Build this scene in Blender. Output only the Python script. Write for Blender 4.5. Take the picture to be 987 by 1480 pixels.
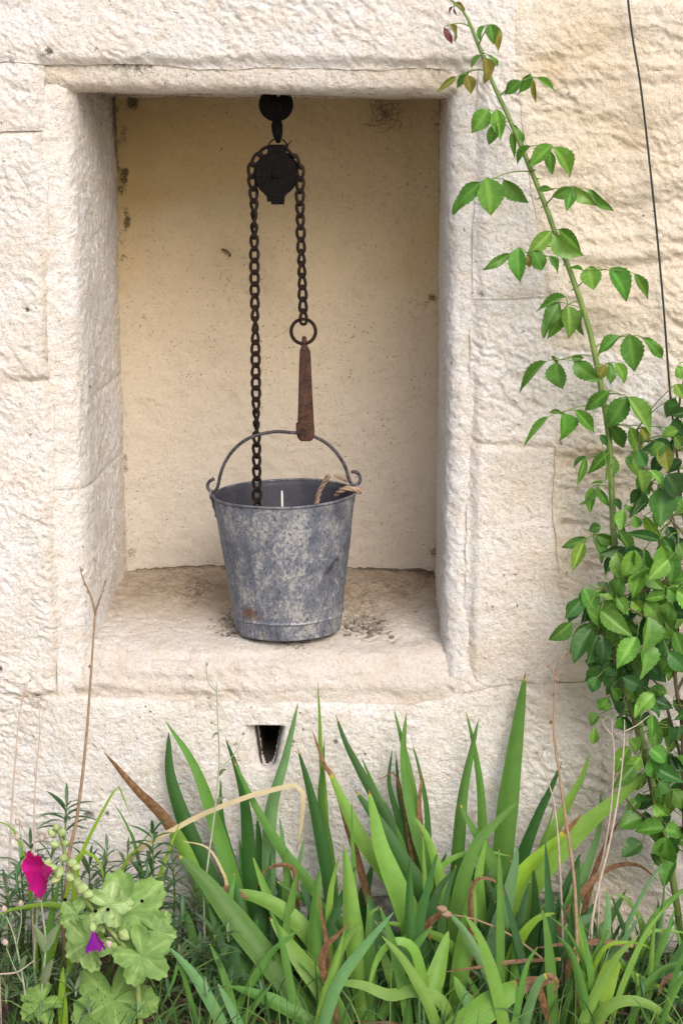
import bpy, math, random
import numpy as np
from mathutils import Vector, Matrix
for o in list(bpy.data.objects): bpy.data.objects.remove(o)
S = bpy.context.scene
C = S.collection
random.seed(7)
rng = np.random.default_rng(11)

# ------------------------------------------------------------------ camera
F, D, H = 2700.0, 3.6, 1.68            # focal in photo pixels, distance to wall, eye height
PITCH, YAW = math.atan(570/2700), math.atan(51/2700)
cp, sp = math.cos(PITCH), math.sin(PITCH)
FW = np.array([-math.sin(YAW)*cp, math.cos(YAW)*cp, -sp])
RT = np.array([math.cos(YAW), math.sin(YAW), 0.0])
UP = np.cross(RT, FW)
CAM = np.array([0.0, -D, H])
cam = bpy.data.cameras.new('camera'); camo = bpy.data.objects.new('camera', cam); C.objects.link(camo)
camo.matrix_world = Matrix(((RT[0], UP[0], -FW[0], 0), (RT[1], UP[1], -FW[1], -D), (RT[2], UP[2], -FW[2], H), (0, 0, 0, 1)))
cam.sensor_fit = 'VERTICAL'; cam.sensor_height = 36; cam.lens = 36*F/1480; cam.clip_end = 500; cam.clip_start = 0.05
S.camera = camo
# ------------------------------------------------------------------ light
w = bpy.data.worlds.new('World'); S.world = w; w.use_nodes = True
SUN_EL, SUN_AZ = math.radians(39), math.radians(20)     # azimuth: to the right of straight-at-the-wall
nt = w.node_tree; bg = nt.nodes['Background']
sky = nt.nodes.new('ShaderNodeTexSky'); sky.sky_type = 'NISHITA'; sky.sun_disc = False
sky.sun_elevation = SUN_EL; sky.sun_rotation = math.pi - SUN_AZ
sky.dust_density = 4.0; sky.air_density = 1.0; sky.ozone_density = 0.6
nt.links.new(sky.outputs[0], bg.inputs[0]); bg.inputs[1].default_value = 0.12
sun = bpy.data.lights.new('sun', 'SUN'); sun.energy = 1.5; sun.angle = math.radians(32); sun.color = (1, .98, .965)
so = bpy.data.objects.new('sun', sun); C.objects.link(so)
sdir = Vector((math.sin(SUN_AZ)*math.cos(SUN_EL), -math.cos(SUN_AZ)*math.cos(SUN_EL), math.sin(SUN_EL)))
so.rotation_euler = sdir.to_track_quat('Z', 'Y').to_euler(); so.location = sdir*20
S.view_settings.view_transform = 'Standard'; S.view_settings.look = 'None'
S.view_settings.exposure = 0.54; S.view_settings.gamma = 1.0

# ------------------------------------------------------------------ helpers
def P(px, py, Y):
    d = FW + RT*((px-493.5)/F) - UP*((py-740)/F)
    return CAM + d*((Y+D)/d[1])
def G(px, py):
    d = FW + RT*((px-493.5)/F) - UP*((py-740)/F)
    return CAM + d*(-H/d[2])
def proj(p):
    q = p - CAM; z = q @ FW
    return 493.5 + F*(q @ RT)/z, 740 - F*(q @ UP)/z
MMPX = lambda Y: (Y+D)*1.03/F
def sst(a, b, x):
    t = np.clip((x-a)/(b-a), 0, 1); return t*t*(3-2*t)
_perm = rng.permutation(256); _perm = np.concatenate([_perm, _perm, _perm])
_g = rng.normal(size=(256, 3)); _g /= np.linalg.norm(_g, axis=1)[:, None]
def noise(p):
    p = np.asarray(p, float); i = np.floor(p).astype(int); f = p-i; i &= 255
    u = f*f*f*(f*(f*6-15)+10); r = 0
    for dx in (0, 1):
        for dy in (0, 1):
            for dz in (0, 1):
                h = _perm[_perm[_perm[i[..., 0]+dx]+i[..., 1]+dy]+i[..., 2]+dz]
                g = _g[h]
                v = g[..., 0]*(f[..., 0]-dx)+g[..., 1]*(f[..., 1]-dy)+g[..., 2]*(f[..., 2]-dz)
                r = r + v*(u[..., 0] if dx else 1-u[..., 0])*(u[..., 1] if dy else 1-u[..., 1])*(u[..., 2] if dz else 1-u[..., 2])
    return r
def fbm(p, f=1.0, o=3, billow=False):
    r = 0; a = 1.0; p = np.asarray(p, float)
    for k in range(o):
        n = noise(p*f + 17.3*k)
        r = r + a*(np.abs(n)*2-.5 if billow else n); a *= .5; f *= 2.03
    return r
def thing(name, label, cat, loc=(0, 0, 0), group=None):
    o = bpy.data.objects.new(name, None); C.objects.link(o); o.location = loc; o.empty_display_size = .05
    o['label'] = label; o['category'] = cat
    if group: o['group'] = group
    return o
def tag(o, label, cat=None, group=None, kind=None):
    if label: o['label'] = label
    if cat: o['category'] = cat
    if group: o['group'] = group
    if kind: o['kind'] = kind
    return o
def root_loc(o):
    v = Vector((0, 0, 0))
    while o: v += o.location; o = o.parent
    return np.array(v)
def mesh(name, V, Fc, mat, smooth=True):
    me = bpy.data.meshes.new(name)
    me.from_pydata([tuple(map(float, v)) for v in V], [], [tuple(map(int, f)) for f in Fc])
    if smooth: me.polygons.foreach_set('use_smooth', [True]*len(me.polygons))
    me.materials.append(mat); me.update()
    return me
def obj(name, V, Fc, mat, parent=None, color=None, smooth=True):
    V = np.asarray(V, float)
    if parent: V = V - root_loc(parent)
    o = bpy.data.objects.new(name, mesh(name, V, Fc, mat, smooth)); C.objects.link(o); o.parent = parent
    if color: o.color = (*color, 1)
    return o
def setattr_f(o, name, vals):
    a = o.data.attributes.new(name, 'FLOAT', 'POINT'); a.data.foreach_set('value', np.asarray(vals, np.float32).ravel())
class MB:
    def __init__(s): s.V = []; s.F = []; s.n = 0; s.A = []
    def add(s, V, Fc, a=0.0):
        V = np.asarray(V, float).reshape(-1, 3); s.V.append(V); s.F += [tuple(i+s.n for i in f) for f in Fc]; s.n += len(V)
        s.A.append(np.broadcast_to(np.asarray(a, float), (len(V),)))
    def tube(s, pts, r, seg=8, cap=True, a=0.0):
        V, Fc = tube(pts, r, seg, cap); s.add(V, Fc, a)
    def obj(s, name, mat, parent=None, color=None, smooth=True, attr=None):
        o = obj(name, np.concatenate(s.V), s.F, mat, parent, color, smooth)
        if attr: setattr_f(o, attr, np.concatenate(s.A))
        return o
def gridfaces(nu, nv, closed=False):
    Fc = []
    for i in range(nu-1):
        for j in range(nv-1 if not closed else nv):
            k = (j+1) % nv
            Fc.append((i*nv+j, i*nv+k, (i+1)*nv+k, (i+1)*nv+j))
    return Fc
def frames(pts):
    pts = np.asarray(pts, float); t = np.gradient(pts, axis=0); t /= np.linalg.norm(t, axis=1)[:, None]+1e-12
    n = np.cross(t[0], [0, 0, 1.0]);
    if np.linalg.norm(n) < 1e-3: n = np.cross(t[0], [1.0, 0, 0])
    N = []
    for k in range(len(pts)):
        n = n - t[k]*(n @ t[k]); n = n/(np.linalg.norm(n)+1e-12); N.append(n)
    N = np.array(N); return t, N, np.cross(t, N)
def tube(pts, r, seg=8, cap=True):
    pts = np.asarray(pts, float); t, N, B = frames(pts); r = np.broadcast_to(np.asarray(r, float), (len(pts),))
    a = np.linspace(0, 2*math.pi, seg, endpoint=False)
    V = (pts[:, None] + r[:, None, None]*(np.cos(a)[None, :, None]*N[:, None]+np.sin(a)[None, :, None]*B[:, None])).reshape(-1, 3)
    Fc = gridfaces(len(pts), seg, True)
    if cap: Fc += [tuple(range(seg))[::-1], tuple((len(pts)-1)*seg+i for i in range(seg))]
    return V, Fc
def spline(pts, n):
    pts = np.asarray(pts, float)
    if len(pts) == 2: return pts[0]+(pts[1]-pts[0])*np.linspace(0, 1, n)[:, None]
    p = np.vstack([2*pts[0]-pts[1], pts, 2*pts[-1]-pts[-2]])
    d = np.concatenate([[0], np.cumsum(np.linalg.norm(np.diff(pts, axis=0), axis=1))])
    out = []
    for s in np.linspace(0, d[-1], n):
        k = min(max(np.searchsorted(d, s, 'right')-1, 0), len(pts)-2)
        t = (s-d[k])/max(d[k+1]-d[k], 1e-9); a, b, c, e = p[k:k+4]
        out.append(.5*(2*b+(c-a)*t+(2*a-5*b+4*c-e)*t*t+(3*b-a-3*c+e)*t**3))
    return np.array(out)
def lathe(prof, seg=48, axis='z'):
    a = np.linspace(0, 2*math.pi, seg, endpoint=False); prof = np.asarray(prof, float)
    V = np.stack([prof[:, 0:1]*np.cos(a), prof[:, 0:1]*np.sin(a), np.repeat(prof[:, 1:2], seg, 1)], -1).reshape(-1, 3)
    return V, gridfaces(len(prof), seg, True)
def box(c, s):
    c = np.asarray(c, float); s = np.asarray(s, float)/2
    V = np.array([[x, y, z] for x in (-1, 1) for y in (-1, 1) for z in (-1, 1)])*s+c
    return V, [(0, 1, 3, 2), (4, 6, 7, 5), (0, 4, 5, 1), (2, 3, 7, 6), (0, 2, 6, 4), (1, 5, 7, 3)]

# ------------------------------------------------------------------ materials
class NT:
    def __init__(s, name):
        s.m = bpy.data.materials.new(name); s.m.use_nodes = True; s.t = s.m.node_tree; s.b = s.t.nodes['Principled BSDF']
        s.out = s.t.nodes['Material Output']
    def n(s, ty, **k):
        n = s.t.nodes.new(ty)
        for a, v in k.items():
            if a.startswith('i_'):
                key = a[2:]; n.inputs[int(key) if key.isdigit() else key.replace('_', ' ')].default_value = v
            else: setattr(n, a, v)
        return n
    def l(s, a, b): s.t.links.new(a, b)
    def noise(s, scale, detail=4, rough=.55, vec=None, dist=0):
        n = s.n('ShaderNodeTexNoise', i_Scale=scale, i_Detail=detail, i_Roughness=rough, i_Distortion=dist)
        if vec: s.l(vec, n.inputs['Vector'])
        return n.outputs['Fac']
    def geo(s): return s.n('ShaderNodeNewGeometry').outputs['Position']
    def oco(s): return s.n('ShaderNodeTexCoord').outputs['Object']
    def ramp(s, fac, stops):
        r = s.n('ShaderNodeValToRGB'); e = r.color_ramp.elements
        while len(e) < len(stops): e.new(.5)
        for x, (p, c) in zip(e, stops):
            x.position = p; x.color = (*c, 1) if len(c) == 3 else c
        s.l(fac, r.inputs[0]); return r.outputs[0]
    def mix(s, fac, a, b, mode='MIX'):
        m = s.n('ShaderNodeMix', data_type='RGBA', blend_type=mode)
        for sock, v in ((m.inputs[0], fac), (m.inputs[6], a), (m.inputs[7], b)):
            if hasattr(v, 'links'): s.l(v, sock)
            else: sock.default_value = (*v, 1) if isinstance(v, tuple) else v
        return m.outputs[2]
    def math(s, op, a, b=0.0, c=0.0):
        m = s.n('ShaderNodeMath', operation=op)
        for sock, v in zip(m.inputs, (a, b, c)):
            if hasattr(v, 'links'): s.l(v, sock)
            else: sock.default_value = v
        return m.outputs[0]
    def attr(s, name): return s.n('ShaderNodeAttribute', attribute_name=name).outputs['Fac']
    def bump(s, h, strength=.5, dist=.002, prev=None):
        b = s.n('ShaderNodeBump', i_Strength=strength, i_Distance=dist); s.l(h, b.inputs['Height'])
        if prev: s.l(prev, b.inputs['Normal'])
        return b.outputs[0]
G1 = lambda v: (v, v, v)
def stone_mat(name, white, cream, ochre, speck=.5):
    m = NT(name); p = m.geo()
    big = m.noise(5, 4, .6, p, .4); mid = m.noise(24, 5, .6, p, .3); fine = m.noise(150, 6, .72, p); sp_ = m.noise(80, 2, .5, p)
    c = m.mix(m.ramp(big, [(.35, G1(0)), (.68, G1(1))]), white, cream)
    c = m.mix(m.math('MULTIPLY', m.ramp(mid, [(.45, G1(0)), (.75, G1(1))]), .5), c, ochre)
    oc = m.math('MULTIPLY', m.attr('ochre'), m.ramp(m.noise(14, 5, .6, p, .5), [(.2, G1(.55)), (.6, G1(1.0))]))
    c = m.mix(oc, c, ochre)
    c = m.mix(m.math('MULTIPLY', m.attr('stain'), m.ramp(m.noise(22, 6, .7, p, .8), [(.25, G1(.5)), (.65, G1(1))])), c, (.30, .225, .145))
    c = m.mix(m.math('MULTIPLY', m.ramp(fine, [(.36, G1(1)), (.5, G1(0))]), .5), c, (.42, .345, .27))
    # scattered dark pits and specks
    pit = m.ramp(sp_, [(.70, G1(0)), (.76, G1(1))]); pit = m.math('MULTIPLY', pit, m.ramp(m.noise(9, 3, .6, p), [(.42, G1(0)), (.62, G1(1))]))
    c = m.mix(m.math('MULTIPLY', pit, speck*1.2), c, (.10, .075, .05))
    st = m.ramp(m.math('ADD', m.math('MULTIPLY', m.attr('dirt_shade'), 1.0), m.math('MULTIPLY', m.math('SUBTRACT', m.noise(75, 6, .75, p, 1.2), .5), 2.6)), [(.38, G1(0)), (.85, G1(1))])
    st = m.math('MULTIPLY', st, m.math('MINIMUM', m.math('MULTIPLY', m.attr('dirt_shade'), 3.0), 1.0))
    c = m.mix(m.math('MULTIPLY', st, .85), c, (.095, .075, .05))
    m.l(c, m.b.inputs['Base Color']); m.b.inputs['Roughness'].default_value = .92
    m.b.inputs['Specular IOR Level'].default_value = .15
    h = m.math('ADD', m.math('MULTIPLY', fine, .8), m.math('ADD', m.math('MULTIPLY', mid, .7), m.math('MULTIPLY', m.noise(60, 5, .68, p, .5), 1.0)))
    h = m.math('SUBTRACT', h, pit)
    h = m.math('ADD', h, m.math('MULTIPLY', m.noise(330, 3, .6, p), .35)); m.l(m.bump(h, .9, .007), m.b.inputs['Normal']); return m.m
M_STONE = stone_mat('limewashed stone', (.80, .785, .785), (.765, .73, .69), (.64, .53, .38), .6)
M_OCHRE = stone_mat('ochre stone', (.80, .755, .70), (.76, .695, .60), (.64, .52, .34), .4)
def plaster_mat():
    m = NT('ochre limewash plaster'); p = m.geo()
    big = m.noise(4, 4, .6, p, .6); mid = m.noise(18, 5, .65, p, .3); fine = m.noise(130, 5, .7, p); sp_ = m.noise(175, 3, .55, p)
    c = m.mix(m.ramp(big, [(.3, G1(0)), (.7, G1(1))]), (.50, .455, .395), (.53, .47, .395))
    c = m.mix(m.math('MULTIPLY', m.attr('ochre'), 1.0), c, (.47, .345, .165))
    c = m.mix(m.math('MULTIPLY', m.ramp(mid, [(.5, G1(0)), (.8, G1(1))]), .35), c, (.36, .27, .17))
    pit = m.ramp(sp_, [(.655, G1(0)), (.70, G1(1))]); pit = m.math('MULTIPLY', pit, m.ramp(m.noise(7, 3, .6, p), [(.40, G1(0)), (.6, G1(1))]))
    c = m.mix(m.math('MULTIPLY', pit, .8), c, (.08, .055, .03))
    p2 = m.math('MULTIPLY', m.ramp(m.noise(300, 3, .6, p), [(.62, G1(0)), (.68, G1(1))]), m.ramp(m.noise(11, 3, .6, p), [(.38, G1(0)), (.6, G1(1))])); c = m.mix(m.math('MULTIPLY', p2, .6), c, (.12, .085, .05))
    c = m.mix(m.math('MULTIPLY', m.ramp(fine, [(.28, G1(1)), (.48, G1(0))]), .3), c, (.27, .2, .12))
    st = m.ramp(m.math('ADD', m.attr('dirt_shade'), m.math('MULTIPLY', m.math('SUBTRACT', m.noise(75, 6, .75, p, 1.2), .5), 2.6)), [(.4, G1(0)), (.85, G1(1))])
    st = m.math('MULTIPLY', st, m.math('MINIMUM', m.math('MULTIPLY', m.attr('dirt_shade'), 3.0), 1.0))
    c = m.mix(m.math('MULTIPLY', st, .85), c, (.05, .04, .022))
    m.l(c, m.b.inputs['Base Color']); m.b.inputs['Roughness'].default_value = .95; m.b.inputs['Specular IOR Level'].default_value = .1
    h = m.math('ADD', m.math('MULTIPLY', fine, .6), m.math('SUBTRACT', mid, m.math('MULTIPLY', pit, .8)))
    m.l(m.bump(h, .7, .005), m.b.inputs['Normal']); return m.m
M_PLAST = plaster_mat()
def mortar_mat():
    m = NT('lime mortar'); p = m.geo()
    m.l(m.ramp(m.noise(40, 5, .6, p), [(.3, (.42, .35, .26)), (.7, (.62, .55, .46))]), m.b.inputs['Base Color']); m.b.inputs['Roughness'].default_value = .95
    m.l(m.bump(m.noise(150, 4, .6, p), .6, .004), m.b.inputs['Normal']); return m.m
M_MORT = mortar_mat()
def iron_mat(name, dark, rust, amt, rough=.75, metal=.3):
    m = NT(name); p = m.oco()
    n = m.noise(60, 5, .65, p, .4); n2 = m.noise(260, 3, .6, p)
    c = m.mix(m.ramp(n, [(.55-amt*.3, G1(0)), (.8-amt*.3, G1(1))]), dark, rust)
    c = m.mix(m.math('MULTIPLY', m.ramp(n2, [(.55, G1(0)), (.7, G1(1))]), .5), c, tuple(v*1.9+.015 for v in rust))
    m.l(c, m.b.inputs['Base Color']); m.b.inputs['Roughness'].default_value = rough; m.b.inputs['Metallic'].default_value = metal; m.b.inputs['Specular IOR Level'].default_value = .12
    m.l(m.bump(m.math('ADD', n, m.math('MULTIPLY', n2, .6)), .6, .0015), m.b.inputs['Normal']); return m.m
M_IRON = iron_mat('black iron', (.004, .0035, .0035), (.009, .006, .005), .1, .95, .0)
M_CHAIN = iron_mat('chain iron', (.012, .009, .008), (.035, .019, .012), .4, .85, .0)
M_RUST = iron_mat('rusty iron', (.030, .019, .016), (.085, .042, .030), .6, .9, .0)
def galv_mat():
    m = NT('weathered zinc'); p = m.oco()
    st = m.n('ShaderNodeMapping'); m.l(p, st.inputs[0]); st.inputs['Scale'].default_value = (1, 1, .55)
    n1 = m.noise(24, 8, .75, st.outputs[0], .3); n2 = m.noise(120, 6, .75, p, .3); n3 = m.noise(230, 4, .7, st.outputs[0])
    c = m.ramp(n1, [(.3, (.088, .098, .135)), (.5, (.175, .188, .23)), (.68, (.27, .28, .31))])
    c = m.mix(m.ramp(m.math('ADD', n2, m.math('MULTIPLY', m.math('SUBTRACT', n1, .5), .9)), [(.50, G1(0)), (.62, G1(.78))]), c, (.43, .425, .40))
    c = m.mix(m.math('MULTIPLY', m.ramp(n3, [(.38, G1(1)), (.48, G1(0))]), .8), c, (.045, .05, .08))
    c = m.mix(m.attr('rust'), c, m.ramp(n3, [(.35, (.09, .04, .02)), (.65, (.25, .13, .06))]))
    c = m.mix(m.ramp(m.math('ADD', m.attr('grime_shade'), m.math('MULTIPLY', m.math('SUBTRACT', n2, .5), 1.6)), [(.35, G1(0)), (.75, G1(.9))]), c, (.04, .04, .055))
    m.l(c, m.b.inputs['Base Color']); m.b.inputs['Metallic'].default_value = .35
    m.l(m.ramp(n2, [(.3, G1(.5)), (.7, G1(.78))]), m.b.inputs['Roughness'])
    m.l(m.bump(m.math('ADD', n2, m.math('MULTIPLY', n3, .4)), .3, .001), m.b.inputs['Normal']); return m.m
M_GALV = galv_mat()
def plain(name, a, b, scale=60, rough=.8, bump=.3):
    m = NT(name); p = m.oco(); n = m.noise(scale, 5, .6, p)
    m.l(m.ramp(n, [(.3, a), (.7, b)]), m.b.inputs['Base Color']); m.b.inputs['Roughness'].default_value = rough
    if bump: m.l(m.bump(n, bump, .002), m.b.inputs['Normal'])
    return m.m
M_ROPE = plain('hemp rope', (.22, .14, .085), (.46, .34, .25), 160)
M_WHITE = plain('white wood', (.62, .6, .55), (.75, .73, .7), 80)
M_PAINT = plain('flaking white paint', (.35, .32, .26), (.62, .58, .5), 200)
M_CABLE = plain('dark cable', (.008, .016, .016), (.016, .028, .028), 80, .5, 0)
M_STALK = plain('dry stalk', (.20, .125, .075), (.34, .235, .15), 90, .85)
M_STALKP = plain('pale dry stalk', (.36, .28, .22), (.52, .44, .37), 90, .85)
M_CANE = plain('green rose cane', (.10, .17, .035), (.17, .25, .06), 40, .5, .15)
M_CANEB = plain('brown rose cane', (.05, .045, .02), (.10, .075, .035), 60, .6, .3)
M_SOIL = plain('soil', (.03, .022, .014), (.075, .055, .036), 30, .95, .8)
M_DEBRIS = plain('dark debris', (.08, .07, .055), (.24, .20, .16), 90, .95)
M_WEB = plain('dusty cobweb', (.15, .12, .075), (.24, .19, .125), 90, .95, 0)
def leaf_mat(name, rough=.42, trans=.28, vein=None, holes=False, var=.35, spec=.4):
    m = NT(name); oi = m.n('ShaderNodeObjectInfo'); p = m.oco()
    n = m.noise(45, 4, .6, p); base = oi.outputs['Color']
    c = m.mix(m.math('MULTIPLY', m.ramp(n, [(.3, G1(0)), (.7, G1(1))]), var), base, m.mix(1.0, base, (.55, .62, .5), 'MULTIPLY'))
    hgt = m.math('MULTIPLY', n, .3)
    if vein == 'parallel':
        v = m.math('SINE', m.math('ADD', m.math('MULTIPLY', m.attr('across'), 24.0), m.math('MULTIPLY', m.noise(30, 2, .5, p), 9.0))); hgt = m.math('ADD', hgt, m.math('MULTIPLY', v, .14))
        c = m.mix(m.math('MULTIPLY', m.math('ADD', m.math('MULTIPLY', v, .5), .5), .24), c, m.mix(1.0, c, (1.5, 1.4, 1.5), 'MULTIPLY'))
        c = m.mix(m.math('MULTIPLY', m.math('SUBTRACT', 1.0, m.attr('along')), .35), c, m.mix(1.0, c, (1.25, 1.12, .75), 'MULTIPLY'))
    if vein == 'net':
        v = m.attr('vein'); c = m.mix(m.math('MULTIPLY', v, .8), c, m.mix(1.0, c, (1.8, 1.5, 1.7), 'MULTIPLY')); hgt = m.math('SUBTRACT', hgt, m.math('MULTIPLY', v, .8))
    c = m.mix(m.math('MULTIPLY', m.ramp(m.noise(85, 3, .6, p), [(.68, G1(0)), (.73, G1(1))]), .55), c, (.20, .14, .05))
    br = m.math('ADD', m.attr('brown'), m.math('MULTIPLY', m.math('SUBTRACT', n, .5), m.math('MULTIPLY', m.attr('brown'), 1.6)))
    c = m.mix(m.ramp(br, [(.28, G1(0)), (.42, G1(1))]), c, (.42, .36, .05))
    c = m.mix(m.ramp(br, [(.45, G1(0)), (.6, G1(1))]), c, m.ramp(m.noise(120, 4, .6, p), [(.3, (.11, .05, .025)), (.7, (.29, .17, .09))]))
    m.l(c, m.b.inputs['Base Color']); m.b.inputs['Roughness'].default_value = rough; m.b.inputs['Specular IOR Level'].default_value = spec
    m.l(m.bump(hgt, .35, .0015), m.b.inputs['Normal'])
    tr = m.n('ShaderNodeBsdfTranslucent'); m.l(m.mix(1.0, c, (1.25, 1.3, .6), 'MULTIPLY'), tr.inputs[0])
    mx = m.n('ShaderNodeMixShader'); mx.inputs[0].default_value = trans; m.l(m.b.outputs[0], mx.inputs[1]); m.l(tr.outputs[0], mx.inputs[2]); last = mx.outputs[0]
    if holes:
        vo = m.n('ShaderNodeTexVoronoi', i_Scale=190.0); m.l(p, vo.inputs['Vector'])
        hm = m.math('MULTIPLY', m.math('LESS_THAN', vo.outputs['Distance'], .22), m.math('GREATER_THAN', m.noise(26, 2, .5, p), .56))
        tp = m.n('ShaderNodeBsdfTransparent'); m2 = m.n('ShaderNodeMixShader'); m.l(hm, m2.inputs[0]); m.l(last, m2.inputs[1]); m.l(tp.outputs[0], m2.inputs[2]); last = m2.outputs[0]
    m.l(last, m.out.inputs[0]); return m.m
M_ROSE = leaf_mat('rose leaf', .40, .25, 'net')
M_IRIS = leaf_mat('iris leaf', .5, .22, 'parallel', var=.4, spec=.3)
M_HOLLY = leaf_mat('hollyhock leaf', .7, .2, 'net', True, var=.65, spec=.2)
M_HERB = leaf_mat('herb leaf', .5, .2, None)
M_PETAL = leaf_mat('petal', .6, .3, None, var=.5, spec=.2)

# ------------------------------------------------------------------ ground
gv, gf = [], []
n = 41; xs = np.sign(np.linspace(-1, 1, n))*np.abs(np.linspace(-1, 1, n))**3*60
gx, gy = np.meshgrid(xs, xs, indexing='ij')
gz = .012*fbm(np.stack([gx*3, gy*3, gx*0], -1), 1, 2)*(np.hypot(gx, gy) < 6) - .006
gr = obj('ground', np.stack([gx, gy, gz], -1).reshape(-1, 3), gridfaces(n, n), M_SOIL); tag(gr, 'dark garden soil at the foot of the wall', kind='structure')

def gravel():
    m = NT('pale bounce gravel'); p = m.geo(); v = m.n('ShaderNodeTexVoronoi', i_Scale=60.0); m.l(p, v.inputs['Vector'])
    m.l(m.mix(m.noise(30, 4, .6, p), m.mix(v.outputs['Color'], (.42, .38, .32), (.58, .54, .47)), (.50, .46, .39)), m.b.inputs['Base Color']); m.b.inputs['Roughness'].default_value = .95
    m.l(m.bump(v.outputs['Distance'], .8, .01), m.b.inputs['Normal']); return m.m
gxs, gys = np.linspace(-7, 7, 40), np.linspace(-9, -.72, 30); gx, gy = np.meshgrid(gxs, gys, indexing='ij')
po = obj('path', np.stack([gx, gy+.03*noise(np.stack([gx*2, gy*0, gx*0], -1)), gx*0+.012+.004*noise(np.stack([gx*4, gy*4, gx*0], -1))], -1).reshape(-1, 3), gridfaces(40, 30), gravel()); tag(po, 'pale bounce gravel sheet added out of view to light the recess', kind='structure')  # unseen pale sheet, added to bounce light up into the recess

# ------------------------------------------------------------------ wall
wall = thing('stone_wall', 'limewashed ashlar stone wall with a deep square recess cut into it', 'wall')
OCH = [(850, 60, 70, .7), (900, 200, 110, .55), (870, 300, 90, .45), (800, 100, 40, .8), (900, 420, 90, .35), (790, 330, 60, .3), (760, 700, 60, .5), (790, 820, 55, .65), (770, 930, 60, .6), (840, 640, 60, .5),
       (830, 1000, 70, .6), (900, 1100, 90, .5), (880, 1300, 90, .6), (690, 945, 25, .5), (75, 520, 60, .2), (300, 1020, 120, .12), (930, 900, 90, .4), (620, 110, 60, .25), (85, 100, 30, .35), (850, 1180, 70, .5)]
DRT_HOLES = [(72, 75, 7, .9), (17, 88, 6, .7), (0, 968, 5, 1), (40, 448, 4, 1), (78, 590, 8, .6), (102, 713, 10, .5), (30, 585, 6, .5), (42, 660, 5, .6), (665, 640, 9, .5), (672, 720, 8, .5), (485, 1072, 4, 1), (128, 1178, 9, 1.0), (155, 1176, 5, .9),  # dirt marks, plus small holes whose inner shade is coloured in dark
       (170, 870, 10, .4), (55, 1012, 14, .6), (70, 1040, 8, .5), (780, 1155, 8, .6), (800, 1005, 10, .5), (640, 110, 8, .7), (695, 425, 5, .7), (905, 205, 8, .3), (725, 1020, 7, .5), (810, 640, 4, .6),
       (480, 1300, 70, .35), (750, 1330, 60, .35), (200, 1270, 60, .3), (640, 60, 5, .3), (650, 1150, 30, .2), (130, 560, 4, .6), (390, 1115, 14, .25)]
def blobs(px, py, L):
    r = np.zeros_like(px)
    for x, y, s, a in L: r = np.maximum(r, a*np.exp(-((px-x)**2+(py-y)**2)/(1.2*s*s)))
    return r
def ridged(p, f, o=2):
    q = p + .35/f*np.stack([noise(p*f*.7+3), noise(p*f*.7+11), noise(p*f*.7+23)], -1); r = 0; a = 1.0
    for k in range(o):
        n = noise(q*f+9.1*k); r = r + a*(.35-np.abs(n)*1.6-.35*n); a *= .55; f *= 2.1
    return r
def relief(p, kind):
    q = p; tool = q @ np.array([[1.0, 0, .5], [0, 1, 0], [-.35, 0, 1.0]])
    patchy = .55+.9*sst(-.25, .3, noise(q*6+40))
    h = .008*fbm(q, 3.2, 2) + .0035*fbm(q, 10, 2) + patchy*(.0056*ridged(tool*[1, 1, 1.6], 24, 2) + .0042*ridged(tool*[1, 1, 1.3], 58, 2)) + .0022*ridged(q, 130, 1)
    if kind == 'smooth': h = .004*fbm(q, 3, 2)+.003*fbm(q, 9, 2)+.0024*ridged(q, 26, 2)+.0022*ridged(q, 70, 2)
    if kind == 'strata':
        st = q*[1.6, 1, 8.0]+np.stack([noise(q*3)*.0, noise(q*3)*0, noise(q*4+8)*.9], -1)
        h = h*.85 + .017*fbm(st, 1, 2, True) + .005*ridged(q*[.35, 1, 1.3], 22, 2)
    if kind == 'sill': h = h*.55 + .004*fbm(q*[4, 4, 26.0], 1, 2, True)
    return h
def hole_fn(px, py):
    cx = 388+(py-1050)*-.03; t = np.clip((py-1050)/62, 0, 1); hw = 19-9.5*t
    f = np.maximum(np.abs(px-cx)-hw, 1051-py); rb = np.hypot(px-cx, py-1102)-9.8
    f = np.where(py > 1102, rb, f)
    fo = np.maximum(np.maximum(cx-hw-px, 0)*1.0+np.maximum(px-cx-hw, 0)*2.6+np.maximum(py-1106, 0)*2.2+np.maximum(py-1060, 0)*.12, np.maximum(1049.5-py, 0)*14)
    return .03*sst(2.0, -1.0, f) + .026*(1-sst(0, 18, fo))
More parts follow.
